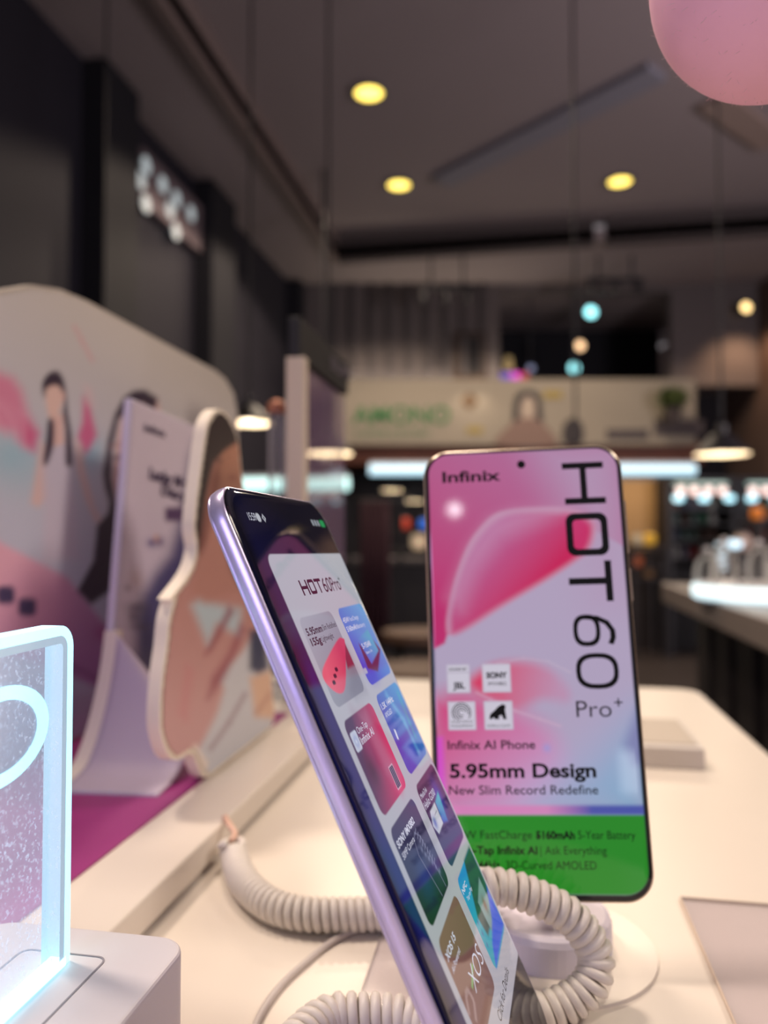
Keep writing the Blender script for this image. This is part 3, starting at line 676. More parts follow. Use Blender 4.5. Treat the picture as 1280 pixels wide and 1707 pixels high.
# large face behind the clear pocket
A_.poly([(196, 720), (206, 672), (228, 655), (262, 665), (280, 760), (270, 880), (200, 880), (186, 800)], lin((224, 186, 182)), 5)
A_.poly([(262, 664), (240, 650), (222, 651), (205, 662), (190, 690), (178, 735), (170, 790), (173, 812), (181, 838), (178, 856), (160, 876), (158, 900), (154, 935), (127, 985), (150, 1008), (184, 984), (192, 940), (200, 860), (190, 830), (184, 795), (186, 745), (196, 700), (216, 680), (235, 672), (256, 690)], hair, 4)
A_.blob(195, 762, 9, 6, lin((96, 60, 80)), .9, -.3); A_.blob(192, 742, 12, 4, lin((170, 120, 120)), .7, -.4)
A_.poly([(100, 1160), (180, 1150), (330, 1100), (450, 1100), (450, 1330), (100, 1330)], lin((190, 190, 210)), 8)
keep = sdist(np.stack([gy, gz], 1), np.array(outline)) > .0012
Vl = V-np.array([BX-.0006, 0, ZL])
link('print', grid_mesh('print', Vl, nu, nv, keep, A_.c), print_mat('board_print', rough=.5), bd)

# ================================================================== leaflet panel, curved base and the cut-out figure
HX = -0.245
lv = thing('leaflet_panel', 'pale lavender leaflet panel leaning between the board and the cut-out figure', 'display panel', (HX, 0, ZL))
hz = lambda x, y: on_x(x, y, HX)
quad_px = [(219, 664), (392, 742), (392, 1140), (182, 1140)]
c4 = [hz(*p) for p in quad_px]
# foot carried down to the platform along the same lean
def down(Pt, Pb): d = (Pb-Pt)/(Pb[2]-Pt[2]); return Pt+d*(ZL+.0016-Pt[2])
c4[2] = np.array([HX, c4[1][1]-.02, ZL+.0016]); c4[3] = down(c4[0], c4[3])
bm = bmesh.new(); a = [bm.verts.new((0, p[1], p[2]-ZL)) for p in c4]; b_ = [bm.verts.new((-.005, p[1], p[2]-ZL)) for p in c4]
bm.faces.new(a); bm.faces.new(b_[::-1])
for i in range(4): bm.faces.new((a[i], b_[i], b_[(i+1) % 4], a[(i+1) % 4]))
bm_obj('slab', bm, mat('lavender_plastic', (206, 198, 222), .35), lv, bevel=.0006)
nu, nv = 110, 170; s_, t_ = np.meshgrid(np.linspace(.01, .99, nu), np.linspace(.005, .995, nv)); s_ = s_.ravel()[:, None]; t_ = t_.ravel()[:, None]
V = (c4[0]*(1-s_)+c4[1]*s_)*(1-t_)+(c4[3]*(1-s_)+c4[2]*s_)*t_; px = project(V)
A_ = Art(px, lin((202, 190, 208)))
A_.c = A_.col(grad2(lin((206, 194, 210)), lin((190, 180, 206)), (260, 700), (220, 1100)))
A_.poly([(326, 735), (315, 765), (306, 825), (294, 882), (282, 925), (256, 958), (238, 990), (226, 1030), (224, 1100), (240, 1140), (300, 1200), (420, 1200), (420, 735)], lin((46, 40, 104)), 16, .95)
A_.rrect(274, 312, 846, 869, 3, lin((72, 40, 92)), 4)
A_.blob(252, 905, 9, 8, lin((76, 62, 130)), .95); A_.blob(266, 903, 7, 9, lin((86, 64, 120)), .9); A_.blob(259, 897, 4, 6, lin((200, 140, 90)), .8)
for x, y, r1, r2 in ((228, 1012, 20, 9), (222, 1028, 12, 14), (232, 1045, 18, 6), (212, 980, 5, 6), (225, 965, 14, 20)): A_.blob(x, y, r1, r2, lin((74, 60, 90)) if x != 225 else lin((180, 160, 170)), .75)
pr = link('print', grid_mesh('print', V-np.array([HX-.0005, 0, ZL]), nu, nv, None, A_.c), print_mat('leaflet_print', rough=.35), lv)
fnl = lambda x, y: tuple(hz(x, y)-np.array([HX-.0011, 0, ZL]))
dk = mat('dark_plum_ink', (64, 48, 82), .6); lean = (.08, 1)
L = Lettering(); L.text('Infinix', 238, 718, 36, 13, .02, (1, .34), (.1, -1)); L.text('Lucky Me', 246, 797, 62, 20, .05, (1, .3), (.1, -1)); L.text('Diary', 266, 824, 42, 18, .04, (1, .3), (.1, -1))
L.build('lettering', fnl, dk, lv)

rp = thing('curved_base', 'curved pale holder sweeping up from the magenta sheet with white rim', 'stand', (0, 0, ZL+.0008))
XL, XR = -.24, -.186
prof = [(.378, 0.0), (.389, .004), (.400, .013), (.411, .031), (.419, .051), (.4235, .068), (.425, .080)]
prof, _ = spline([(.366, -.0002)] + prof[1:], 28)
bm = bmesh.new(); cols = []
for k in range(15):
    f = k/14; X_ = XL+(XR-XL)*f; zmax = .074-(.060*f)
    cols.append([bm.verts.new((X_, y + (.004*f), min(z, zmax)+.001)) for y, z in prof])
for a, b_ in zip(cols, cols[1:]):
    for i in range(len(prof)-1):
        try: bm.faces.new((a[i], b_[i], b_[i+1], a[i+1]))
        except ValueError: pass
o = bm_obj('sheet', bm, mat('lilac_sheet', (190, 178, 198), .45), rp, True); sm = o.modifiers.new('s', 'SOLIDIFY'); sm.thickness = .002; sm.offset = 1
bm = bmesh.new(); q = [p for p in prof if p[1] <= .076]
for dx in (0, .0085):
    for y, z in q: bm.verts.new((XL-.0085+dx, y, z+.001)); bm.verts.new((XL-.0085+dx, y+.006, z+.001))
bm.verts.ensure_lookup_table(); m2 = len(q)*2
for i in range(len(q)-1):
    a, b_, c_, d_ = 2*i, 2*i+1, 2*i+3, 2*i+2
    bm.faces.new([bm.verts[v] for v in (a, d_, m2+d_, m2+a)]); bm.faces.new([bm.verts[v] for v in (b_, m2+b_, m2+c_, c_)])
    bm.faces.new([bm.verts[v] for v in (a, b_, c_, d_)]); bm.faces.new([bm.verts[v] for v in (m2+a, m2+d_, m2+c_, m2+b_)])
e = 2*len(q)-2; bm.faces.new([bm.verts[v] for v in (e, e+1, m2+e+1, m2+e)]); bm.faces.new([bm.verts[v] for v in (0, m2, m2+1, 1)])
bm_obj('rim', bm, mat('white_card_edge', (232, 222, 212), .6), rp)

FX = -0.172
cu = thing('cutout_figure', 'cut-out of a long haired woman with folded hands and thick white edge', 'cut-out', (FX, 0, ZL))
cf = lambda x, y: on_x(x, y, FX)
out_px = closed([(363, 682), (346, 703), (339, 741), (334, 777), (326, 840), (323, 882), (327, 916), (316, 954), (284, 998), (291, 996), (282, 1030), (277, 1078), (270, 1129), (266, 1185), (268, 1221), (280, 1258), (297, 1267), (314, 1256), (324, 1262), (342, 1296), (380, 1270), (452, 1214), (452, 1130), (446, 1000), (420, 900), (403, 790), (397, 735), (382, 696)], 4)
pts3 = np.array([cf(*p) for p in out_px]); pts3[:, 2] = np.maximum(pts3[:, 2], ZL+.0012)
bm = bmesh.new(); a = [bm.verts.new((0, p[1], p[2]-ZL)) for p in pts3]; b_ = [bm.verts.new((-.0068, p[1], p[2]-ZL)) for p in pts3]; n = len(a)
bm.faces.new(a); bm.faces.new(b_[::-1])
for i in range(n): bm.faces.new((a[i], b_[i], b_[(i+1) % n], a[(i+1) % n]))
bm_obj('foam_board', bm, mat('white_foam_edge', (236, 224, 208), .7), cu)
nu, nv = 120, 180; y0, y1, z0, z1 = pts3[:, 1].min(), pts3[:, 1].max(), pts3[:, 2].min(), pts3[:, 2].max()
gy, gz = np.meshgrid(np.linspace(y0, y1, nu), np.linspace(z0, z1, nv)); gy = gy.ravel(); gz = gz.ravel()
V = np.stack([np.full_like(gy, FX), gy, gz], 1); px = project(V)
A_ = Art(px, lin((222, 168, 156)))
A_.c = A_.col(grad2(lin((176, 122, 110)), lin((196, 150, 152)), (380, 860), (290, 1200)))
A_.poly([(330, 1000), (352, 1006), (400, 1015), (398, 1060), (360, 1040), (345, 1075), (318, 1010)], lin((178, 194, 206)), 12)
A_.poly([(365, 1130), (372, 1150), (360, 1190), (340, 1230), (322, 1262), (342, 1300), (460, 1225), (460, 1100), (420, 1060), (400, 1090), (380, 1110)], lin((196, 198, 208)), 8)
A_.poly([(380, 1010), (388, 1020), (350, 1085), (340, 1092)], lin((136, 50, 70)), 8, .85)
A_.poly([(400, 1040), (406, 1050), (372, 1130), (345, 1165), (352, 1130), (380, 1090)], lin((140, 50, 76)), 10, .85)
A_.poly([(310, 1110), (318, 1120), (308, 1200), (298, 1190)], lin((196, 120, 128)), 14, .6)
A_.poly([(415, 1050), (440, 1050), (446, 1115), (430, 1125), (414, 1115)], lin((52, 56, 88)), 7)
A_.poly([(415, 1130), (470, 1110), (470, 1200), (424, 1195)], lin((214, 176, 152)), 8); A_.line([(424, 1190), (470, 1130)], 6, lin((176, 120, 110)), 6, .7)
A_.line([(408, 1155), (380, 1205), (348, 1250)], 7, lin((140, 110, 130)), 6, .7)
A_.poly([(310, 1255), (324, 1240), (345, 1270), (342, 1300), (318, 1270)], lin((228, 214, 206)), 5)
# head
A_.poly([(350, 800), (372, 742), (396, 735), (406, 790), (402, 850), (380, 880), (352, 860)], grad2(lin((176, 122, 100)), lin((110, 64, 58)), (390, 760), (350, 850)), 5)
A_.poly([(362, 684), (345, 703), (338, 741), (332, 777), (326, 840), (322, 882), (330, 925), (336, 890), (342, 830), (350, 790), (356, 770), (372, 752), (392, 738), (398, 735), (384, 696)], lin((42, 24, 30)), 4)
A_.poly([(352, 790), (362, 770), (366, 800), (352, 850), (344, 900), (334, 930), (330, 900), (342, 840)], lin((112, 60, 56)), 7, .8)
A_.blob(364, 768, 6, 4, lin((70, 40, 44)), .9); A_.blob(386, 796, 7, 5, lin((120, 60, 60)), .8); A_.blob(378, 760, 3, 2, lin((80, 50, 50)), .6)
A_.poly([(372, 905), (384, 930), (396, 965), (404, 985), (396, 978), (380, 950)], lin((50, 34, 44)), 5)
A_.poly([(334, 925), (380, 900), (400, 985), (340, 1005), (316, 985)], lin((176, 124, 114)), 10, .7)
keep = sdist(np.stack([gy, gz], 1), pts3[:, 1:]) > .0016
link('print', grid_mesh('print', V-np.array([FX-.0006, 0, ZL]), nu, nv, keep, A_.c), print_mat('cutout_print', rough=.45), cu)

# ================================================================== tall clear stand
sx = -0.19; st = thing('clear_display_stand', 'tall clear stand with dark header and pale post at back left of table', 'display stand', (sx, 0, T))
y0 = .614; zf = lambda x, y: on_x(x, y, sx); y1 = zf(592, 700)[1]; ztop = zf(502, 612)[2]-T; zh = zf(492, 535)[2]-T
y1 = min(y1, .79)
box_obj('post', (-.004, .012, y0-.004, y0+.008, .012, ztop+.002), mat('pale_post', (206, 190, 172), .5), st, .001)
box_obj('header', (-.002, .008, y0-.004, y1, ztop+.002, zh), mat('header_black', (15, 11, 15), .6), st, .001)
q = box_obj('panel', (.001, .004, y0+.008, y1, .012, ztop), clear_mat('hazy_lilac_panel', lc(150, 126, 156), .36, .05, fres=False), st)
box_obj('base', (-.03, .035, y0-.01, y1, 0, .012), clear_mat('clear_base', (.9, .88, .86, 1), .4), st)
L = Lettering(); L.text('SLIM', 536, 612, 34, 20, .03, (1, .72), (0, -1)); L.build('lettering', lambda x, y: tuple(zf(x, y)-np.array([sx-.009, 0, T])), mat('grey_ink', (96, 88, 100), .6), st)
# clear tube stand beside it
t = thing('clear_tube_holder', 'slim clear holder left of the pale post of the tall stand', 'holder', (-.228, .69, T))
bm_obj('tube', lathe(bmesh.new(), [(.008, .01), (.008, .268), (.007, .27)], 18, cap=False), clear_mat('clear_tube', (.5, .48, .55, 1), .18), t, True)
bm_obj('cap', lathe(bmesh.new(), [(.009, .266), (.009, .275), (.004, .279)], 18), mat('copper_cap', (170, 110, 84), .4, .3), t)
bm_obj('foot', lathe(bmesh.new(), [(.03, 0), (.03, .01), (.015, .012)], 18), WHITE2, t)

# ================================================================== PHONES
GLASSP = [(3.2, 0.0), (2.4, -.06), (1.6, -.22), (1.0, -.5), (0.75, -.75)]
FRAMEP = [(0.72, -.78), (0.35, -.95), (0.12, -1.6), (0.0, -2.6), (0.0, -3.4), (0.14, -4.3)]
BACKP = [(0.30, -4.42), (0.30, -4.52), (0.18, -4.60), (0.5, -5.2), (1.2, -5.65), (2.6, -5.92), (5.0, -5.95)]
def glass_z(ins): return np.interp(ins, [p[0] for p in GLASSP][::-1], [p[1] for p in GLASSP][::-1])
def loft(levels, W, H, R, cap0=False, cap1=False, n=10):
    bm = bmesh.new(); rings = []
    for ins, z in levels:
        pts = rrect_pts(-W/2+ins, W/2-ins, -H/2+ins, H/2-ins, max(R-ins, .5), n)
        rings.append([bm.verts.new((x/1000, y/1000, z/1000)) for x, y in pts])
    for a, b in zip(rings, rings[1:]):
        k = len(a)
        for i in range(k): bm.faces.new((a[i], a[(i+1) % k], b[(i+1) % k], b[i]))
    if cap0: bm.faces.new(rings[0])
    if cap1: bm.faces.new(rings[-1][::-1])
    return bm
def pose(A, c):
    """A: columns right, down, away; local frame is right, up, towards the viewer"""
    A = np.array(A); M = Matrix.Identity(4)
    for i in range(3):
        M[i][0] = A[i][0]; M[i][1] = -A[i][1]; M[i][2] = -A[i][2]; M[i][3] = c[i]
    return M
def phone(label, M, W, H, R, frame_m, nu, nv, paint, inset, mirror_px=None):
    ph = thing('smartphone', label, 'phone'); ph.matrix_world = M
    bm_obj('frame', loft(FRAMEP, W, H, R), frame_m, ph, True)
    bm_obj('back_cover', loft(BACKP, W, H, R, cap1=True), frame_m, ph, True)
    bm_obj('cover_glass', loft(GLASSP, W, H, R, cap0=True), GLASS_BLACK, ph, True)
    us = np.linspace(inset, W-inset, nu); vs = np.linspace(inset, H-inset, nv); u, v = np.meshgrid(us, vs); u = u.ravel(); v = v.ravel()
    sd = sdist_rr(u, v, W, H, R); keep = sd > inset*.98
    P = np.stack([(u-W/2)/1000, (H/2-v)/1000, (glass_z(sd)+.03)/1000], 1)
    art = Art(np.stack([u, v], 1), lin((4, 4, 8))); paint(art)
    s = link('display', grid_mesh('display', P, nu, nv, keep, art.c), SCREEN, ph)
    def fn(lift):
        def f(uu, vv):
            e = sdist_rr(np.array([uu]), np.array([vv]), W, H, R)[0]
            return ((uu-W/2)/1000, (H/2-vv)/1000, (float(glass_z(e))+lift)/1000)
        return f
    return ph, s, fn
def sdist_rr(u, v, W, H, R):
    qx = np.abs(u-W/2)-(W/2-R); qy = np.abs(v-H/2)-(H/2-R)
    return R-(np.minimum(np.maximum(qx, qy), 0)+np.hypot(np.maximum(qx, 0), np.maximum(qy, 0)))
SCREEN = print_mat('lit_display', True, .045, .86)
INK_S = mat('display_dark_text', (5, 4, 10), .05)
INK_W = mat('display_white_text', (10, 10, 10), .05, emit=(205, 205, 222), estr=.9)

# ---- pink phone -----------------------------------------------------------
MP = pose([[0.99579, 0.04712, -0.07868], [0.08505, -0.15358, 0.98447], [0.03431, -0.98701, -0.15694]], (0.00341, 0.28624, 1.00462))
MPi = MP.inverted()
def p2u(x, y):
    """photograph point to mm on the pink phone's face"""
    r = ray(x, y); o = MPi @ Vector(CAM); d = MPi.to_3x3() @ Vector(r); k = -o.z/d.z; q = o+d*k
    return (q.x*1000+37.9, 82-q.y*1000)
def Z3(P): return [p2u(680+x/2.909, 720+y/2.909) for x, y in P]
def Z4(P): return [p2u(680+x/2.909, 1080+y/2.909) for x, y in P]
def paint_pink(A):
    full = rrect_pts(2.3, 73.5, 1.9, 160.9, 8.0)
    A.poly(full, grad2(lin((186, 166, 196)), lin((182, 170, 200)), (37, 10), (37, 130)), .5)
    # deep pink field, fading to lilac at the right
    deep = [(1.9, 1.7), (74, 1.7), (74, 40)] + Z3([(895, 470), (850, 590), (700, 690), (450, 840), (240, 965), (190, 985), (178, 1025), (112, 1060)])
    A.poly(deep, grad2(lin((196, 44, 112)), lin((184, 112, 158)), (4, 64), (42, 2)), .8)
    A.poly([(44, 0), (76, 0), (76, 60), (62, 60), (58, 36)], lin((186, 158, 190)), 16, .85)
    # upper petal: pale rim then crimson body
    rim = closed(Z3([(205, 985), (186, 940), (196, 850), (232, 700), (285, 560), (340, 475), (415, 402), (500, 376), (620, 366), (740, 366), (840, 385), (905, 430), (905, 520), (850, 600), (700, 705), (450, 855), (300, 950)]), 6)
    A.poly(rim, lin((204, 160, 188)), 1.2, .9)
    pet = closed(Z3([(225, 978), (206, 950), (212, 850), (258, 690), (310, 570), (365, 490), (430, 430), (510, 398), (620, 392), (740, 394), (830, 410), (885, 455), (880, 530), (835, 598), (690, 698), (440, 848), (300, 940)]), 6)
    A.poly(pet, grad2(lin((186, 104, 160)), lin((206, 34, 92)), p2u(790, 900), p2u(890, 985)), 2.0)
    A.poly(Z3([(205, 800), (300, 560), (400, 430), (520, 385), (760, 385), (640, 440), (450, 520), (330, 680), (260, 860)]), lin((206, 150, 186)), 6, .55)
    A.poly(Z3([(760, 400), (860, 400), (900, 450), (880, 540), (840, 590), (800, 560)]), lin((204, 60, 120)), 3, .5)
    # lower petals
    A.poly(closed(Z4([(115, 300), (170, 240), (230, 222), (330, 226), (430, 262), (560, 320), (700, 420), (760, 560), (700, 700), (560, 800), (300, 815), (110, 815)]), 6), grad2(lin((214, 66, 128)), lin((206, 158, 204)), p2u(730, 1190), p2u(860, 1350)), 7)
    A.poly(closed(Z4([(300, 168), (340, 120), (430, 78), (540, 66), (640, 82), (720, 130), (780, 210), (760, 260), (650, 250), (520, 300), (400, 250), (330, 210)]), 6), grad2(lin((220, 62, 104)), lin((196, 150, 184)), p2u(800, 1130), p2u(930, 1160)), 3)
    A.line(Z4([(330, 215), (400, 250), (520, 305), (640, 345), (740, 380)]), .7, lin((214, 178, 204)), .8, .6)
    A.line(Z4([(430, 75), (560, 50), (680, 66), (790, 120)]), .5, lin((204, 184, 206)), .6, .6)
    A.poly([(34, 128), (74, 100), (74, 136), (34, 136)], grad2(lin((186, 176, 214)), lin((120, 176, 210)), (40, 112), (70, 132)), 14, .9)
    A.poly(Z4([(1110, 300), (1160, 300), (1160, 560), (1092, 560), (1050, 460)]), lin((104, 96, 164)), 3, .55)
    A.poly([(1.5, 108), (4.2, 108), (5.0, 135), (1.5, 135)], lin((222, 70, 214)), 1.5, .8)
    A.poly([(1.9, 131.5), (74, 131.5), (74, 134.8), (1.9, 134.8)], grad2(lin((224, 132, 190)), lin((52, 56, 168)), (40, 133), (56, 133)), 1.0, .85)
    A.poly([(1.9, 134.8), (73.9, 134.8)] + [tuple(p) for p in rrect_pts(1.9, 73.9, 140, 160.9, 8.2)[:18]], lin((38, 140, 36)), .5)
    # icon tiles
    for x0, x1, y0, y1 in ((6.5, 15.0, 82, 92.3), (19.5, 29.9, 82, 92.3), (6.5, 16.6, 95.3, 105.5), (19.6, 30.0, 95.3, 105.5)):
        A.rrect(x0, x1, y0, y1, .3, lin((196, 188, 208)), .35); A.rrect(x0+.4, x1-.4, y0+.4, y1-.4, .3, lin((212, 206, 222)), .35)
    A.rrect(6.9, 14.6, 84.8, 85.1, .1, lin((180, 170, 190)), .3)
    A.blob(41.5, 112.0, 1.6, 1.6, lin((150, 160, 226)), .6)
    # outside the lit area
    o = sdist(A.p, full); m = np.clip(-o/.4, 0, 1)[:, None]; A.c = A.c*(1-m)+lin((5, 5, 12))*m
    A.poly([(30+8.0*.0, 0)]+[(0, 0), (0, .1)], 0, .1, 0) if False else None
fr_gold = mat('pale_gold_frame', (206, 186, 168), .3, .85)
pink, disp, fn = phone('upright phone showing a pink petal wallpaper and green text band', MP, 75.8, 164.0, 10.0, fr_gold, 240, 520, paint_pink, 1.2)
ang = np.linspace(0, 2*math.pi, 24, endpoint=False)
L = Lettering(); D, Rr = (0, 1), (1, 0)
L.poly([(53.1, 7.1), (68.5, 7.1), (68.5, 9.5), (53.1, 9.5)][::-1]); L.poly([(53.5, 20.9), (68.7, 20.9), (68.7, 23.3), (53.5, 23.3)][::-1]); L.poly([(59.6, 9.5), (62.0, 9.5), (62.0, 20.9), (59.6, 20.9)][::-1])
L.ring(rrect_pts(53.2, 68.6, 26.8, 43.0, 3.2), rrect_pts(55.7, 66.1, 29.3, 40.5, 1.6))
L.poly([(66.3, 45.0), (68.8, 45.0), (68.8, 60.1), (66.3, 60.1)][::-1]); L.poly([(53.0, 51.3), (66.3, 51.3), (66.3, 53.8), (53.0, 53.8)][::-1])
o6 = [(53.4+7.6+7.6*math.cos(t), 84.9+6.4*math.sin(t)) for t in ang]; i6 = [(53.4+7.6+5.9*math.cos(t), 84.9+4.6*math.sin(t)) for t in ang]
sup = lambda cx, cy, rx, ry: [(cx+rx*math.copysign(abs(math.cos(t))**.75, math.cos(t)), cy+ry*math.copysign(abs(math.sin(t))**.75, math.sin(t))) for t in ang]
L.ring(sup(61.1, 85.2, 7.6, 6.4), sup(61.1, 85.2, 5.9, 4.7))                                   # the figure 0
L.ring(sup(58.3, 70.6, 4.9, 5.8), sup(58.3, 70.6, 3.3, 4.1))                                   # bowl of the 6
arc = [(58.6+10.2*math.sin(t), 70.6-5.8*math.cos(t)) for t in np.linspace(.05, 1.75, 12)]; arc2 = [(58.6+8.5*math.sin(t), 70.6-4.1*math.cos(t)) for t in np.linspace(.05, 1.75, 12)]
tail = [(57.8, 64.9), (62.5, 65.4), (66.3, 67.2), (68.5, 70.6), (68.6, 73.4), (67.6, 75.9), (65.7, 75.4), (66.6, 73.2), (66.6, 71.0), (65.0, 68.6), (61.8, 66.9), (57.8, 66.6)]
for i in range(5): L.poly([tail[i], tail[i+1], tail[10-i], tail[11-i]])
L.text('Pro', 52.7, 101.4, 12.4, 5.6, -.005); L.text('+', 66.2, 98.6, 3.0, 4.2, .0)
L.text('Infinix', 7.4, 12.8, 22.3, 4.4, .025)
L.text('5.95mm Design', 6.4, 122.0, 51.8, 5.0, .03); L.text('Infinix AI Phone', 6.0, 112.2, 31.4, 3.1, .012)
L.text('New Slim Record Redefine', 5.9, 127.8, 52.6, 3.1, .006)
L.text('45W FastCharge - ', 6.8, 142.7, 30.2, 2.7, .0); L.text('5160mAh', 36.0, 142.7, 13.4, 2.8, .04); L.text('5-Year Battery', 50.5, 142.7, 19.6, 2.7, .0)
L.text('One-Tap Infinix AI', 6.8, 147.8, 29.4, 2.8, .03); L.text('| Ask Everything', 37.2, 147.8, 22.8, 2.7, .0)
L.text('1.5K 144Hz', 6.8, 152.7, 16.2, 2.8, .02); L.text('3D-Curved AMOLED', 25.0, 152.7, 31.2, 2.7, .0)
L.text('SOUND BY', 7.4, 84.2, 6.6, 1.0, .02); L.text('JBL', 8.7, 90.7, 4.4, 2.4, .03)
L.text('SONY', 21.0, 87.1, 7.6, 2.2, .05); L.text('IMX882', 21.6, 89.8, 6.6, 1.3, .0)
L.text('UNDER DISPLAY', 7.5, 102.9, 8.0, .8, .0); L.text('FINGERPRINT', 7.5, 104.4, 8.0, .8, .0); L.text('GORILLA GLASS', 20.6, 104.5, 8.2, .9, .0)
L.poly([p for p in Z4([(395, 345), (398, 322), (420, 303), (436, 285), (458, 272), (474, 280), (470, 300), (478, 346), (462, 346), (455, 326), (440, 330), (444, 346), (420, 346), (416, 336), (406, 346)])][::-1])
for k, r_ in enumerate((.9, 1.7, 2.5, 3.2)):                                                   # fingerprint ridges
    tt = np.linspace(.9+k*.5, 5.9+k*.35, 18); cxy = (11.4, 99.3)
    for t0, t1 in zip(tt, tt[1:]):
        L.poly([(cxy[0]+q*math.cos(t), cxy[1]+q*math.sin(t)) for q, t in ((r_, t0), (r_+.32, t0), (r_+.32, t1), (r_, t1))])
L.build('lettering', fn(.07), INK_S, disp)['label'] = 'dark lettering and logos on the display'
cm = [(37.8+1.55*math.cos(t), 6.9+1.55*math.sin(t)) for t in ang]; L = Lettering(); L.poly(cm); L.build('camera_hole', fn(.09), mat('camera_black', (3, 3, 5), .1), pink)
o = box_obj('power_button', (.0377, .0385, .022, .034, -.0038, -.0022), fr_gold, pink, .0003)
o = box_obj('volume_button', (.0377, .0385, .040, .060, -.0038, -.0022), fr_gold, pink, .0003)

# ---- front phone ----------------------------------------------------------
MF = pose([[0.06268, 0.42761, -0.90179], [0.9978, -0.04659, 0.04726], [-0.02181, -0.90276, -0.42959]], (-0.03306, 0.2007, 0.99006))
TL = [(14, 40, 36.3, 59.8), (45.6, 71.2, 36.3, 59.8), (14, 40, 63.2, 87), (45.6, 71.2, 62.8, 86.2), (14, 40, 90.2, 113.6), (45.8, 71.2, 89.4, 112.6), (14, 40.6, 116.8, 141), (45.8, 71.2, 116.1, 140.6)]
def paint_front(A):
    A.c = A.col(grad2(lin((9, 9, 24)), lin((16, 18, 74)), (40, 8), (8, 70)))
    A.poly([(0, 50), (8.5, 50), (8.5, 118), (0, 118)], lin((30, 34, 128)), 7, .75)  # blue reflection along the curved left edge, painted into the display
    A.poly([(0, 0), (5.2, 0), (5.2, 176), (0, 176)], lin((5, 5, 12)), 4.0, .95)
    A.poly(rrect_pts(10.8, 74.6, 19.0, 149.6, 3.6), grad2(lin((176, 180, 190)), lin((172, 168, 178)), (20, 30), (60, 150)), .25)
    A.poly([(0, 149.6), (76, 149.6), (76, 176), (0, 176)], lin((14, 12, 18)), .3)
    t = TL
    def tile(k, c): x0, x1, y0, y1 = t[k]; A.rrect(x0, x1, y0, y1, 2.6, c, .22)
    tile(0, grad2(lin((160, 164, 176)), lin((120, 124, 138)), (16, 38), (38, 60)))
    A.poly([(28.0, 57.6), (40, 48), (40, 59.8), (30, 59.8)], lin((106, 108, 122)), 4, .6)
    A.poly([(40, 45.0), (40, 52.6), (33.5, 52.6), (36, 48)], lin((126, 30, 50)), .7)
    A.poly(closed([(39.6, 44.6), (39.9, 46.2), (27.0, 55.8), (20.0, 57.0), (14.6, 53.6), (15.0, 50.4), (24, 47.4), (36, 44.4)], 4), grad2(lin((226, 96, 116)), lin((196, 52, 84)), (18, 50), (34, 52)), .35)
    for x, y in ((25.0, 51.4), (22.2, 52.7), (19.6, 54.0)): A.rrect(x-1.1, x+1.1, y-.55, y+.55, .5, lin((34, 14, 30)), .2)
    tile(1, grad2(lin((42, 52, 190)), lin((76, 162, 214)), (48, 58), (68, 38)))
    A.blob(52, 57, 6, 3, lin((40, 32, 190)), .8)
    A.poly([(51.5, 47.5), (55.5, 51), (66, 47.2), (70, 52), (58, 57.4), (50.0, 55.2)], lin((72, 26, 66)), .5)
    A.poly([(52, 46.4), (66, 44.8), (67.5, 52.0), (55.2, 54.6)], grad2(lin((60, 90, 200)), lin((50, 164, 196)), (54, 54), (64, 45)), .4)
    A.rrect(45.6, 48.4, 54.6, 56.2, .3, lin((164, 168, 190)), .25)
    tile(2, grad2(lin((62, 38, 76)), lin((206, 34, 92)), (18, 70), (40, 80)))
    A.poly([(27, 64), (33, 64), (38, 84), (33, 87), (29, 80)], lin((176, 110, 140)), 3, .5)
    A.blob(34, 85, 3, 2, lin((226, 60, 110)), .8); A.blob(20, 77, 5, 5, lin((30, 22, 44)), .8); A.blob(24, 70, 3, 8, lin((130, 60, 100)), .5)
    A.rrect(15.2, 20.0, 66.4, 71.3, .8, lin((192, 200, 216)), .2); A.blob(17.6, 69, 1.5, 1.6, lin((90, 120, 190)), .8); A.blob(17.6, 69, .8, .8, lin((206, 214, 226)), .9)
    A.rrect(31.6, 35.6, 79.6, 85.8, .3, lin((222, 180, 200)), .2); A.rrect(31.9, 35.3, 79.9, 85.5, .2, lin((30, 26, 54)), .2)
    for x in (33.0, 34.2): A.rrect(x-.12, x+.12, 80.2, 85.2, .1, lin((170, 150, 190)), .15)
    tile(3, grad2(lin((58, 48, 172)), lin((62, 148, 204)), (50, 80), (70, 64)))
    A.line([(56, 64), (62, 74), (62.6, 84)], 1.8, lin((110, 186, 224)), 1.8, .6); A.line([(68, 66), (66, 80)], 1.2, lin((40, 180, 170)), 1.6, .5)
    A.poly([(49, 73.4), (50.4, 73.8), (49.8, 76.6), (48.6, 76.2)], lin((216, 216, 236)), .3); A.blob(56, 82, 5, 3, lin((90, 90, 200)), .6)
    tile(4, grad2(lin((48, 42, 78)), lin((20, 18, 34)), (20, 92), (20, 112)))
    A.blob(24, 105, 7, 6, lin((26, 50, 104)), .8); A.blob(36, 106, 5, 6, lin((60, 66, 110)), .6)
    A.line([(27.5, 97.6), (30, 96.5), (33, 98.5), (36, 113)], .3, lin((130, 130, 160)), .35, .8); A.line([(27.5, 97.6), (26.2, 101), (30.4, 113)], .3, lin((130, 130, 160)), .35, .8)
    for k in range(9): A.line([(29.8+.6*k, 97+1.2*k), (32.2+.55*k, 96.2+1.2*k)], .22, lin((150, 152, 184)), .3, .8)
    for k in range(6): A.blob(30+1.2*k, 101+1.6*k, .9, .7, lin((130, 136, 170)), .6)
    tile(5, grad2(lin((70, 36, 66)), lin((44, 44, 96)), (58, 90), (58, 112)))
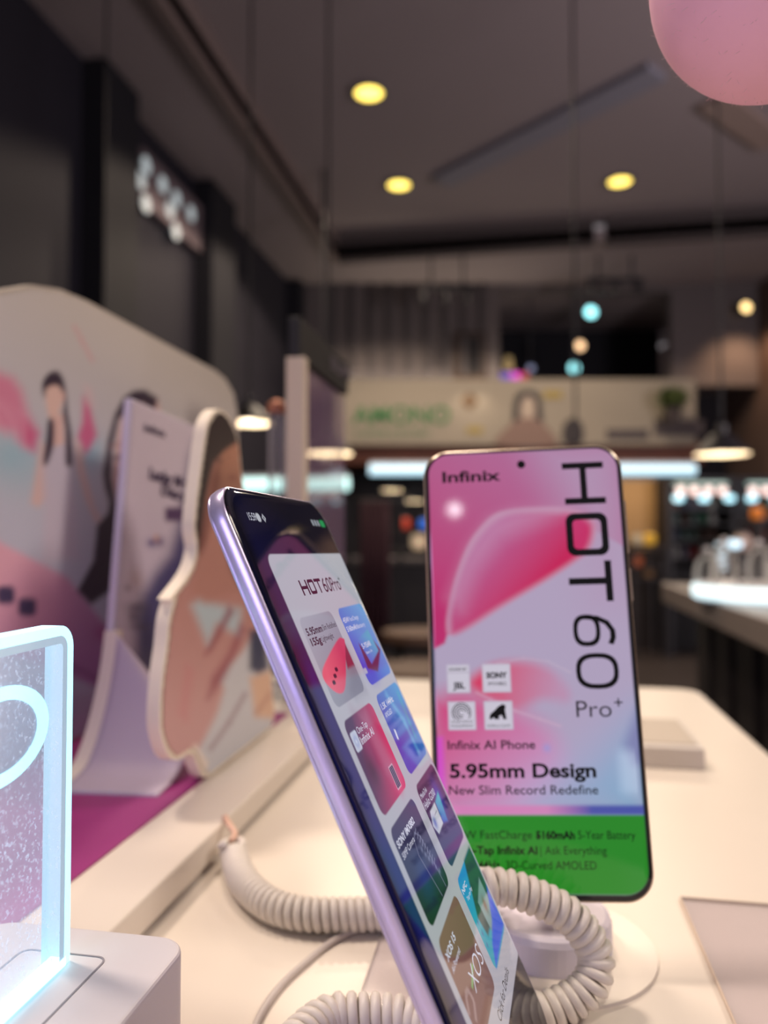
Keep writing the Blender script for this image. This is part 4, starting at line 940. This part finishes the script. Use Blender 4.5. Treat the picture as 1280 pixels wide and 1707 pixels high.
    A.blob(63, 98, 4, 5, lin((40, 60, 170)), .8); A.poly([(57.5, 97.6), (64.2, 96.6), (61.5, 104.6), (56.5, 103.4)], grad2(lin((50, 180, 190)), lin((30, 80, 180)), (62, 97), (58, 104)), .6)
    A.poly([(49.2, 97.6), (56.6, 97.4), (56.2, 103.4), (48.6, 103.8), (46.4, 100.8)], lin((196, 200, 208)), .3); A.blob(49.4, 100.9, 2.0, 1.9, lin((66, 96, 170)), .9); A.line([(51.8, 99.6), (55.4, 99.4)], .2, lin((90, 90, 110)), .2)
    tile(6, grad2(lin((128, 92, 84)), lin((110, 74, 72)), (18, 118), (34, 140)))
    A.line([(14.6, 133.5), (17.6, 130.6), (20.4, 131.0), (21.0, 134), (17.0, 136.4)], 1.3, lin((176, 150, 150)), .4, .6)
    A.line([(23.5, 132.4), (30.5, 130.4)], .8, lin((120, 176, 110)), .4)
    tile(7, grad2(lin((40, 140, 196)), lin((44, 158, 176)), (50, 118), (50, 130)))
    A.poly([(60, 116), (71.2, 116), (71.2, 132), (62, 134), (52, 134), (50, 128)], lin((40, 74, 70)), .8)
    A.poly([(56, 126.5), (67, 124), (67.6, 133), (57, 136)], lin((120, 150, 150)), .5); A.blob(61.4, 129.6, 2.0, 2.2, lin((110, 74, 46)), .9)
    A.poly([(52.5, 136.5), (62, 134), (70.8, 128), (71, 140), (47, 140.2)], lin((36, 86, 206)), .8)
    for x, y in ((48.5, 128.5), (48.2, 131.5), (48.0, 134.5)): A.blob(x, y, .7, .7, lin((60, 90, 150)), .8)
    # status line glyphs
    A.rrect(15.4, 18.0, 7.6, 10.0, 1.0, lin((188, 190, 200)), .2)
    A.poly([(19.0, 8.8), (20.2, 7.6), (21.4, 8.8), (20.2, 10.0)], lin((188, 190, 200)), .2); A.blob(20.2, 8.8, .5, .5, lin((20, 20, 40)))
    for k in range(3): A.rrect(57.5+2.6*k, 59.3+2.6*k, 7.6, 9.6, .3, lin((150, 156, 164)), .2)
    A.rrect(65.4, 69.6, 7.4, 9.8, .8, lin((40, 150, 84)), .2)
fr_sil = mat('silver_lilac_frame', (208, 198, 236), .27, .55, noise=.02, nscale=2500, bump=.015)
front, disp, fn = phone('tilted phone in front showing a white page of feature tiles', MF @ Matrix.Translation((0, -.0052, 0)), 74.8, 173.4, 9.5, fr_sil, 360, 840, paint_front, .9)
L = Lettering()
hz0, ch = 30.9, 4.4
for x0, x1, y0, y1 in ((25.0, 26.0, 26.6, 30.9), (29.4, 30.4, 26.6, 30.9), (26.0, 29.4, 28.3, 29.2), (36.6, 42.0, 26.6, 27.5), (38.9, 39.8, 27.5, 30.9)): L.poly([(x0, y1), (x1, y1), (x1, y0), (x0, y0)])
L.ring(rrect_pts(31.2, 36.0, 26.6, 30.9, .9), rrect_pts(32.1, 35.1, 27.5, 30.0, .4))
L.text('60', 42.7, 30.9, 7.0, 4.3, .004); L.text('Pro', 50.2, 30.9, 8.0, 4.3, .004); L.text('+', 58.6, 28.4, 1.6, 1.9, .0)
L.text('5.95mm', 15.6, 41.1, 11.8, 2.0, .03); L.text('Slim Redefined', 28.0, 41.0, 11.4, 1.6, .0)
L.text('155g', 15.8, 43.8, 7.6, 2.0, .03); L.text('Lightweight', 24.0, 43.7, 9.4, 1.5, .0)
L.text('Click for Details', 32.6, 146.2, 23.4, 2.3, .0)
L.build('lettering', fn(.05), INK_S, disp)['label'] = 'dark lettering on the white page'
L = Lettering()
L.text('15:59', 10.4, 9.8, 4.6, 2.1, .0)
L.text('45W', 46.6, 40.8, 5.6, 1.6, .02); L.text('FastCharge', 52.8, 40.8, 9.0, 1.3, .0); L.text('5160mAh', 46.6, 43.5, 9.6, 1.6, .02); L.text('Battery', 56.8, 43.5, 8.4, 1.3, .0)
L.text('5-YEAR', 53.4, 49.6, 9.4, 1.6, .02); L.text('Battery Life', 54.6, 51.4, 6.6, .8, .0)
L.text('One-Tap', 20.8, 67.9, 9.0, 1.7, .0); L.text('Infinix AI', 20.6, 70.6, 11.6, 2.0, .01)
L.text('1.5K 144Hz', 46.8, 67.2, 13.6, 1.8, .02); L.text('AMOLED', 47.0, 69.6, 7.4, 1.4, .0)
L.text('SONY IMX882', 15.2, 95.0, 18.2, 1.8, .03); L.text('50MP Camera', 15.4, 97.8, 12.4, 1.5, .0)
L.text('MediaTek', 46.8, 93.3, 7.8, 1.4, .0); L.text('Helio G200', 46.6, 96.3, 14.2, 2.0, .0)
L.text('XOS 15', 15.4, 122.0, 11.4, 1.9, .03); L.text('AI-Powered', 15.8, 124.9, 10.2, 1.4, .0)
L.text('NFC', 46.8, 120.2, 6.2, 1.5, .02); L.text('Tap to Pay', 48.0, 122.6, 8.0, 1.1, .0)
L.text('XOS', 24.5, 134.4, 15.4, 4.8, -.01)
L.build('lettering', fn(.06), INK_W, disp)['label'] = 'pale lettering on the tiles'
# stands under both phones
def phone_stand(label, cx, cy, r, h, back, nrm, discr):
    t = thing('phone_stand', label, 'stand', (cx, cy, T), group='white phone stands')
    z0 = .0012 if discr else 0.0
    if discr: bm_obj('base_disc', lathe(bmesh.new(), [(discr, 0), (discr, .0012)], 64), mat('disc_white', (222, 212, 202), .3), t)
    bm_obj('puck', lathe(bmesh.new(), [(r, z0), (r, h*.8), (r*.97, h*.95), (r*.9, h), (.001, h)], 48), mat('puck_white', (220, 214, 230), .4), t, False)
    B = Vector(back)-Vector((cx, cy, T)); n = Vector(nrm)
    P = [(0, B.y*.0+.012 if discr else 0, h*.9), (B.x*.4+n.x*.006, (.012+B.y+n.y*.01)*.5 if discr else B.y*.5, h+(B.z-h)*.5), tuple(B+n*.006), tuple(B+n*.0005)]
    pts, _ = spline(P, 20); link('stalk', tube_mesh('stalk', pts, .006, 12), WHITE2, t)
    return t
wp = MP @ Vector((0, -.045, -.006)); nb = -(MP.to_3x3() @ Vector((0, 0, 1)))
phone_stand('white puck stand with round base disc under the pink phone', .008, .292, .0235, .0135, wp, nb, .039)
wp = MF @ Vector((.0, -.06, -.006)); nb = -(MF.to_3x3() @ Vector((0, 0, 1)))
phone_stand('white puck stand hidden beneath the tilted front phone', -.010, .199, .013, .0045, wp, nb, 0)

# ================================================================== cables
zc = T+.0066
path = [on_z(385, 1402, zc+.006), on_z(391, 1428, zc), on_z(402, 1462, zc), on_z(430, 1494, zc), on_z(470, 1516, zc), on_z(530, 1525, zc), on_z(640, 1523, zc)]
path += [np.array([-.034, .292, zc+.001]), np.array([-.012, .284, zc+.016])]
def atd(x, y, d): r = ray(x, y); return CAM+r*d
path += [atd(800, 1478, .252), atd(845, 1480, .249), atd(900, 1499, .2475), atd(955, 1532, .246), atd(992, 1590, .2435), atd(984, 1640, .2395), atd(945, 1672, .2375), atd(895, 1690, .236), atd(850, 1705, .235)]
cb = thing('coiled_cable', 'cream coiled security cable looping from the platform edge past the pink phone', 'cable', (0, 0, 0), group='coiled security cables')
Rr_ = [.0049]*6+[.0047]*2+[.0044]*7
link('coil', coil_mesh('coil', path, Rr_, .00165, .0033), CABLE, cb)
plug = [on_z(375, 1362, T+.0162), on_z(383, 1376, T+.0158), on_z(392, 1390, T+.014), path[0]]
link('lead', tube_mesh('lead', spline(plug, 16)[0], .0014, 8), mat('salmon_lead', (226, 186, 164), .45), cb)
path2 = [on_z(470, 1760, zc), on_z(540, 1700, zc), on_z(600, 1692, zc), on_z(690, 1702, zc), on_z(760, 1735, zc)]
cb2 = thing('coiled_cable', 'cream coiled security cable at the bottom edge leading under the front phone', 'cable', (0, 0, 0), group='coiled security cables')
link('coil', coil_mesh('coil', path2, .0048, .00165, .0036), CABLE, cb2)
e_ = np.array(path2[0]); link('lead', tube_mesh('lead', spline([e_, e_+[-.012, -.012, -.004], e_+[-.03, -.02, -.0052]], 12)[0], .0014, 8), CABLE, cb2)
wz = T+.0012
wr = [on_z(412, 1760, wz), on_z(430, 1700, wz), on_z(462, 1650, wz), on_z(500, 1612, wz), on_z(560, 1566, wz), on_z(625, 1542, wz), on_z(700, 1530, wz), np.array([-.030, .310, wz])]
tag(link('thin_wire', tube_mesh('thin_wire', spline(wr, 60)[0], .0012, 8), mat('grey_wire', (196, 186, 182), .45)), 'thin grey wire curving across the table behind the front phone', 'wire')

# ================================================================== clear sheets and the leaflet tray
sheet_m = clear_mat('clear_sheet', lc(214, 204, 206), .16, .08)
def sheet(x0, x1, y0, y1, label, edges=True):
    t = thing('clear_sheet', label, 'acrylic sheet', (0, 0, T), group='clear acrylic sheets on the table')
    box_obj('pane', (x0, x1, y0, y1, .0002, .0016), sheet_m, t)
    if not edges: return
    bm = bmesh.new(); e = .0005
    for b_ in ((x0-e, x0, y0, y1), (x1, x1+e, y0, y1), (x0, x1, y1, y1+e)): box(bm, *b_, .0002, .0017)
    bm_obj('edge', bm, mat('sheet_edge', (206, 186, 168), .3), t)
sheet(.064, .160, .18, .337, 'clear acrylic sheet lying on the table right of the pink phone')
sheet(-.053, -.027, .12, .288, 'clear acrylic sheet under the front phone and bottom coil', False)
tr = thing('price_tray', 'low white tray with a printed card behind the pink phone', 'tray', (0, 0, T))
box_obj('body', (.02, .115, .522, .602, 0, .014), mat('tray_clear_white', (214, 206, 202), .3), tr, .001)
box_obj('card', (.025, .112, .53, .598, .014, .0146), mat('card_grey', (190, 178, 166), .5), tr)
bm = bmesh.new()
for b_ in ((.03, .06, .533, .595), (.066, .078, .535, .55), (.066, .076, .555, .575), (.064, .085, .58, .592)): box(bm, b_[0], b_[1], b_[2], b_[3], .0146, .0149)
bm_obj('print', bm, mat('card_brown', (140, 116, 100), .5), tr)

# ================================================================== lit acrylic sign at left
hb = .040; sX = -.120
sg = thing('lit_acrylic_sign', 'edge-lit acrylic plate glowing cyan in a white base at left', 'sign', (0, 0, T))
bm = bmesh.new(); pts = rrect_pts(-.152, -.0905, .03, .2015, .009, 10); n = len(pts)
lo = [bm.verts.new((x, y, 0)) for x, y in pts]; hi = [bm.verts.new((x, y, hb)) for x, y in pts]
bm.faces.new(hi); bm.faces.new(lo[::-1])
for i in range(n): bm.faces.new((lo[i], lo[(i+1) % n], hi[(i+1) % n], hi[i]))
bm_obj('base', bm, mat('sign_base', (222, 216, 220), .45, noise=.01, nscale=30), sg, bevel=.0012)
bm = bmesh.new(); L = Lettering(); L.ring(rrect_pts(-.133, -.108, .055, .1885, .003), rrect_pts(-.1325, -.1085, .0555, .188, .0026)); bm.free()
L.build('slot_line', lambda x, y: (x, y, hb+.0002), mat('slot_grey', (150, 144, 152), .5), sg)
pz = lambda x, y: on_x(x, y, sX+.0025)
far = on_z(103, 1600, T+hb)[1]; ztop = pz(100, 1043)[2]-T
pth = .0026; yA = .07; Rc = .006
def plate_pts(ins):
    return [(yA, hb), (far-ins, hb)] + [(far-Rc+(Rc-ins)*math.cos(a), ztop-Rc+(Rc-ins)*math.sin(a)) for a in np.linspace(0, math.pi/2, 8)] + [(yA, ztop-ins)]
bm = bmesh.new(); ins = .0046; P = plate_pts(ins)
a = [bm.verts.new((sX+pth, y, z)) for y, z in P]; bm.faces.new(a)
b_ = [bm.verts.new((sX-pth, y, z)) for y, z in P]; bm.faces.new(b_[::-1])
bm_obj('plate', bm, clear_mat('frosted_acrylic', lc(190, 198, 216), .19, .25, speckle=.5, emis=lc(200, 222, 250), estr=.9, fres=False), sg)
def rimstrip(i0, i1, name, m):
    bm = bmesh.new(); A1 = plate_pts(i0)[1:]; B1 = plate_pts(i1)[1:]; rows = []
    for sx_ in (sX+pth, sX-pth):
        rows.append(([bm.verts.new((sx_, y, z)) for y, z in A1], [bm.verts.new((sx_, y, z)) for y, z in B1]))
    for i in range(len(A1)-1):
        for o_, q_ in rows: bm.faces.new((o_[i], o_[i+1], q_[i+1], q_[i]))
        bm.faces.new((rows[0][0][i], rows[1][0][i], rows[1][0][i+1], rows[0][0][i+1]))
    return bm_obj(name, bm, m, sg)
rimstrip(0, .0026, 'lit_edge', emitter('cyan_edge', (140, 236, 255), 2.0))
rimstrip(.0026, .0046, 'inner_edge', emitter('cyan_inner', (150, 205, 235), .55))
rc = pz(-2, 1230); rr = pz(78, 1230)[1]-rc[1]; rz = rc[2]-pz(-2, 1314)[2]
ro = [(rc[1]+rr*math.cos(t), rc[2]-T+rz*math.sin(t)) for t in np.linspace(0, 2*math.pi, 48, endpoint=False)]
ri = [(rc[1]+rr*.74*math.cos(t), rc[2]-T+rz*.72*math.sin(t)) for t in np.linspace(0, 2*math.pi, 48, endpoint=False)]
L = Lettering(); L.ring(ro, ri); L.build('ring_logo', lambda y, z: (sX+pth+.0004, y, z), emitter('cyan_ring', (150, 236, 255), 1.5), sg)
box_obj('light_slot', (sX-.0012, sX+.0028, .05, far-.002, hb, hb+.0022), emitter('slot_led', (150, 232, 255), 2.6), sg)

# ================================================================== pink ball at top right
P = atd(1297, -55, .21); rb = .21*206/FPX*.99
bl = thing('hanging_ball', 'soft pink round ball hanging at the upper right corner', 'decoration', P)
bm = bmesh.new(); bmesh.ops.create_uvsphere(bm, u_segments=64, v_segments=40, radius=rb)
bm_obj('ball', bm, mat('pink_felt', (244, 186, 208), .9, noise=.06, nscale=60, bump=.3), bl, True)
bm = bmesh.new()
for _ in range(900):
    d = Vector(rng.normal(size=3)).normalized(); u = d.orthogonal().normalized(); u.rotate(Matrix.Rotation(rng.uniform(0, 6.28), 3, d))
    l_ = rng.uniform(.0008, .0022); wv = d.cross(u)*.00005; p0 = d*rb*.999; p1 = p0+(d*.8+u*.7)*l_*.6; p2 = p1+(d*.2+u)*l_*.5
    bm.faces.new([bm.verts.new(v) for v in (p0-wv, p0+wv, p1+wv, p1-wv)]); bm.faces.new([bm.verts.new(v) for v in (p1-wv, p1+wv, p2)])
o = bm_obj('fuzz', bm, mat('pale_fuzz', (220, 190, 196), .9), bl); o['kind'] = 'stuff'
link('string', tube_mesh('string', [(0, 0, rb*.98), (0, 0, .5), (0, 0, 1.5), (0, 0, CEIL_H+.22-P[2])], .0006, 6), WHITE2, bl)
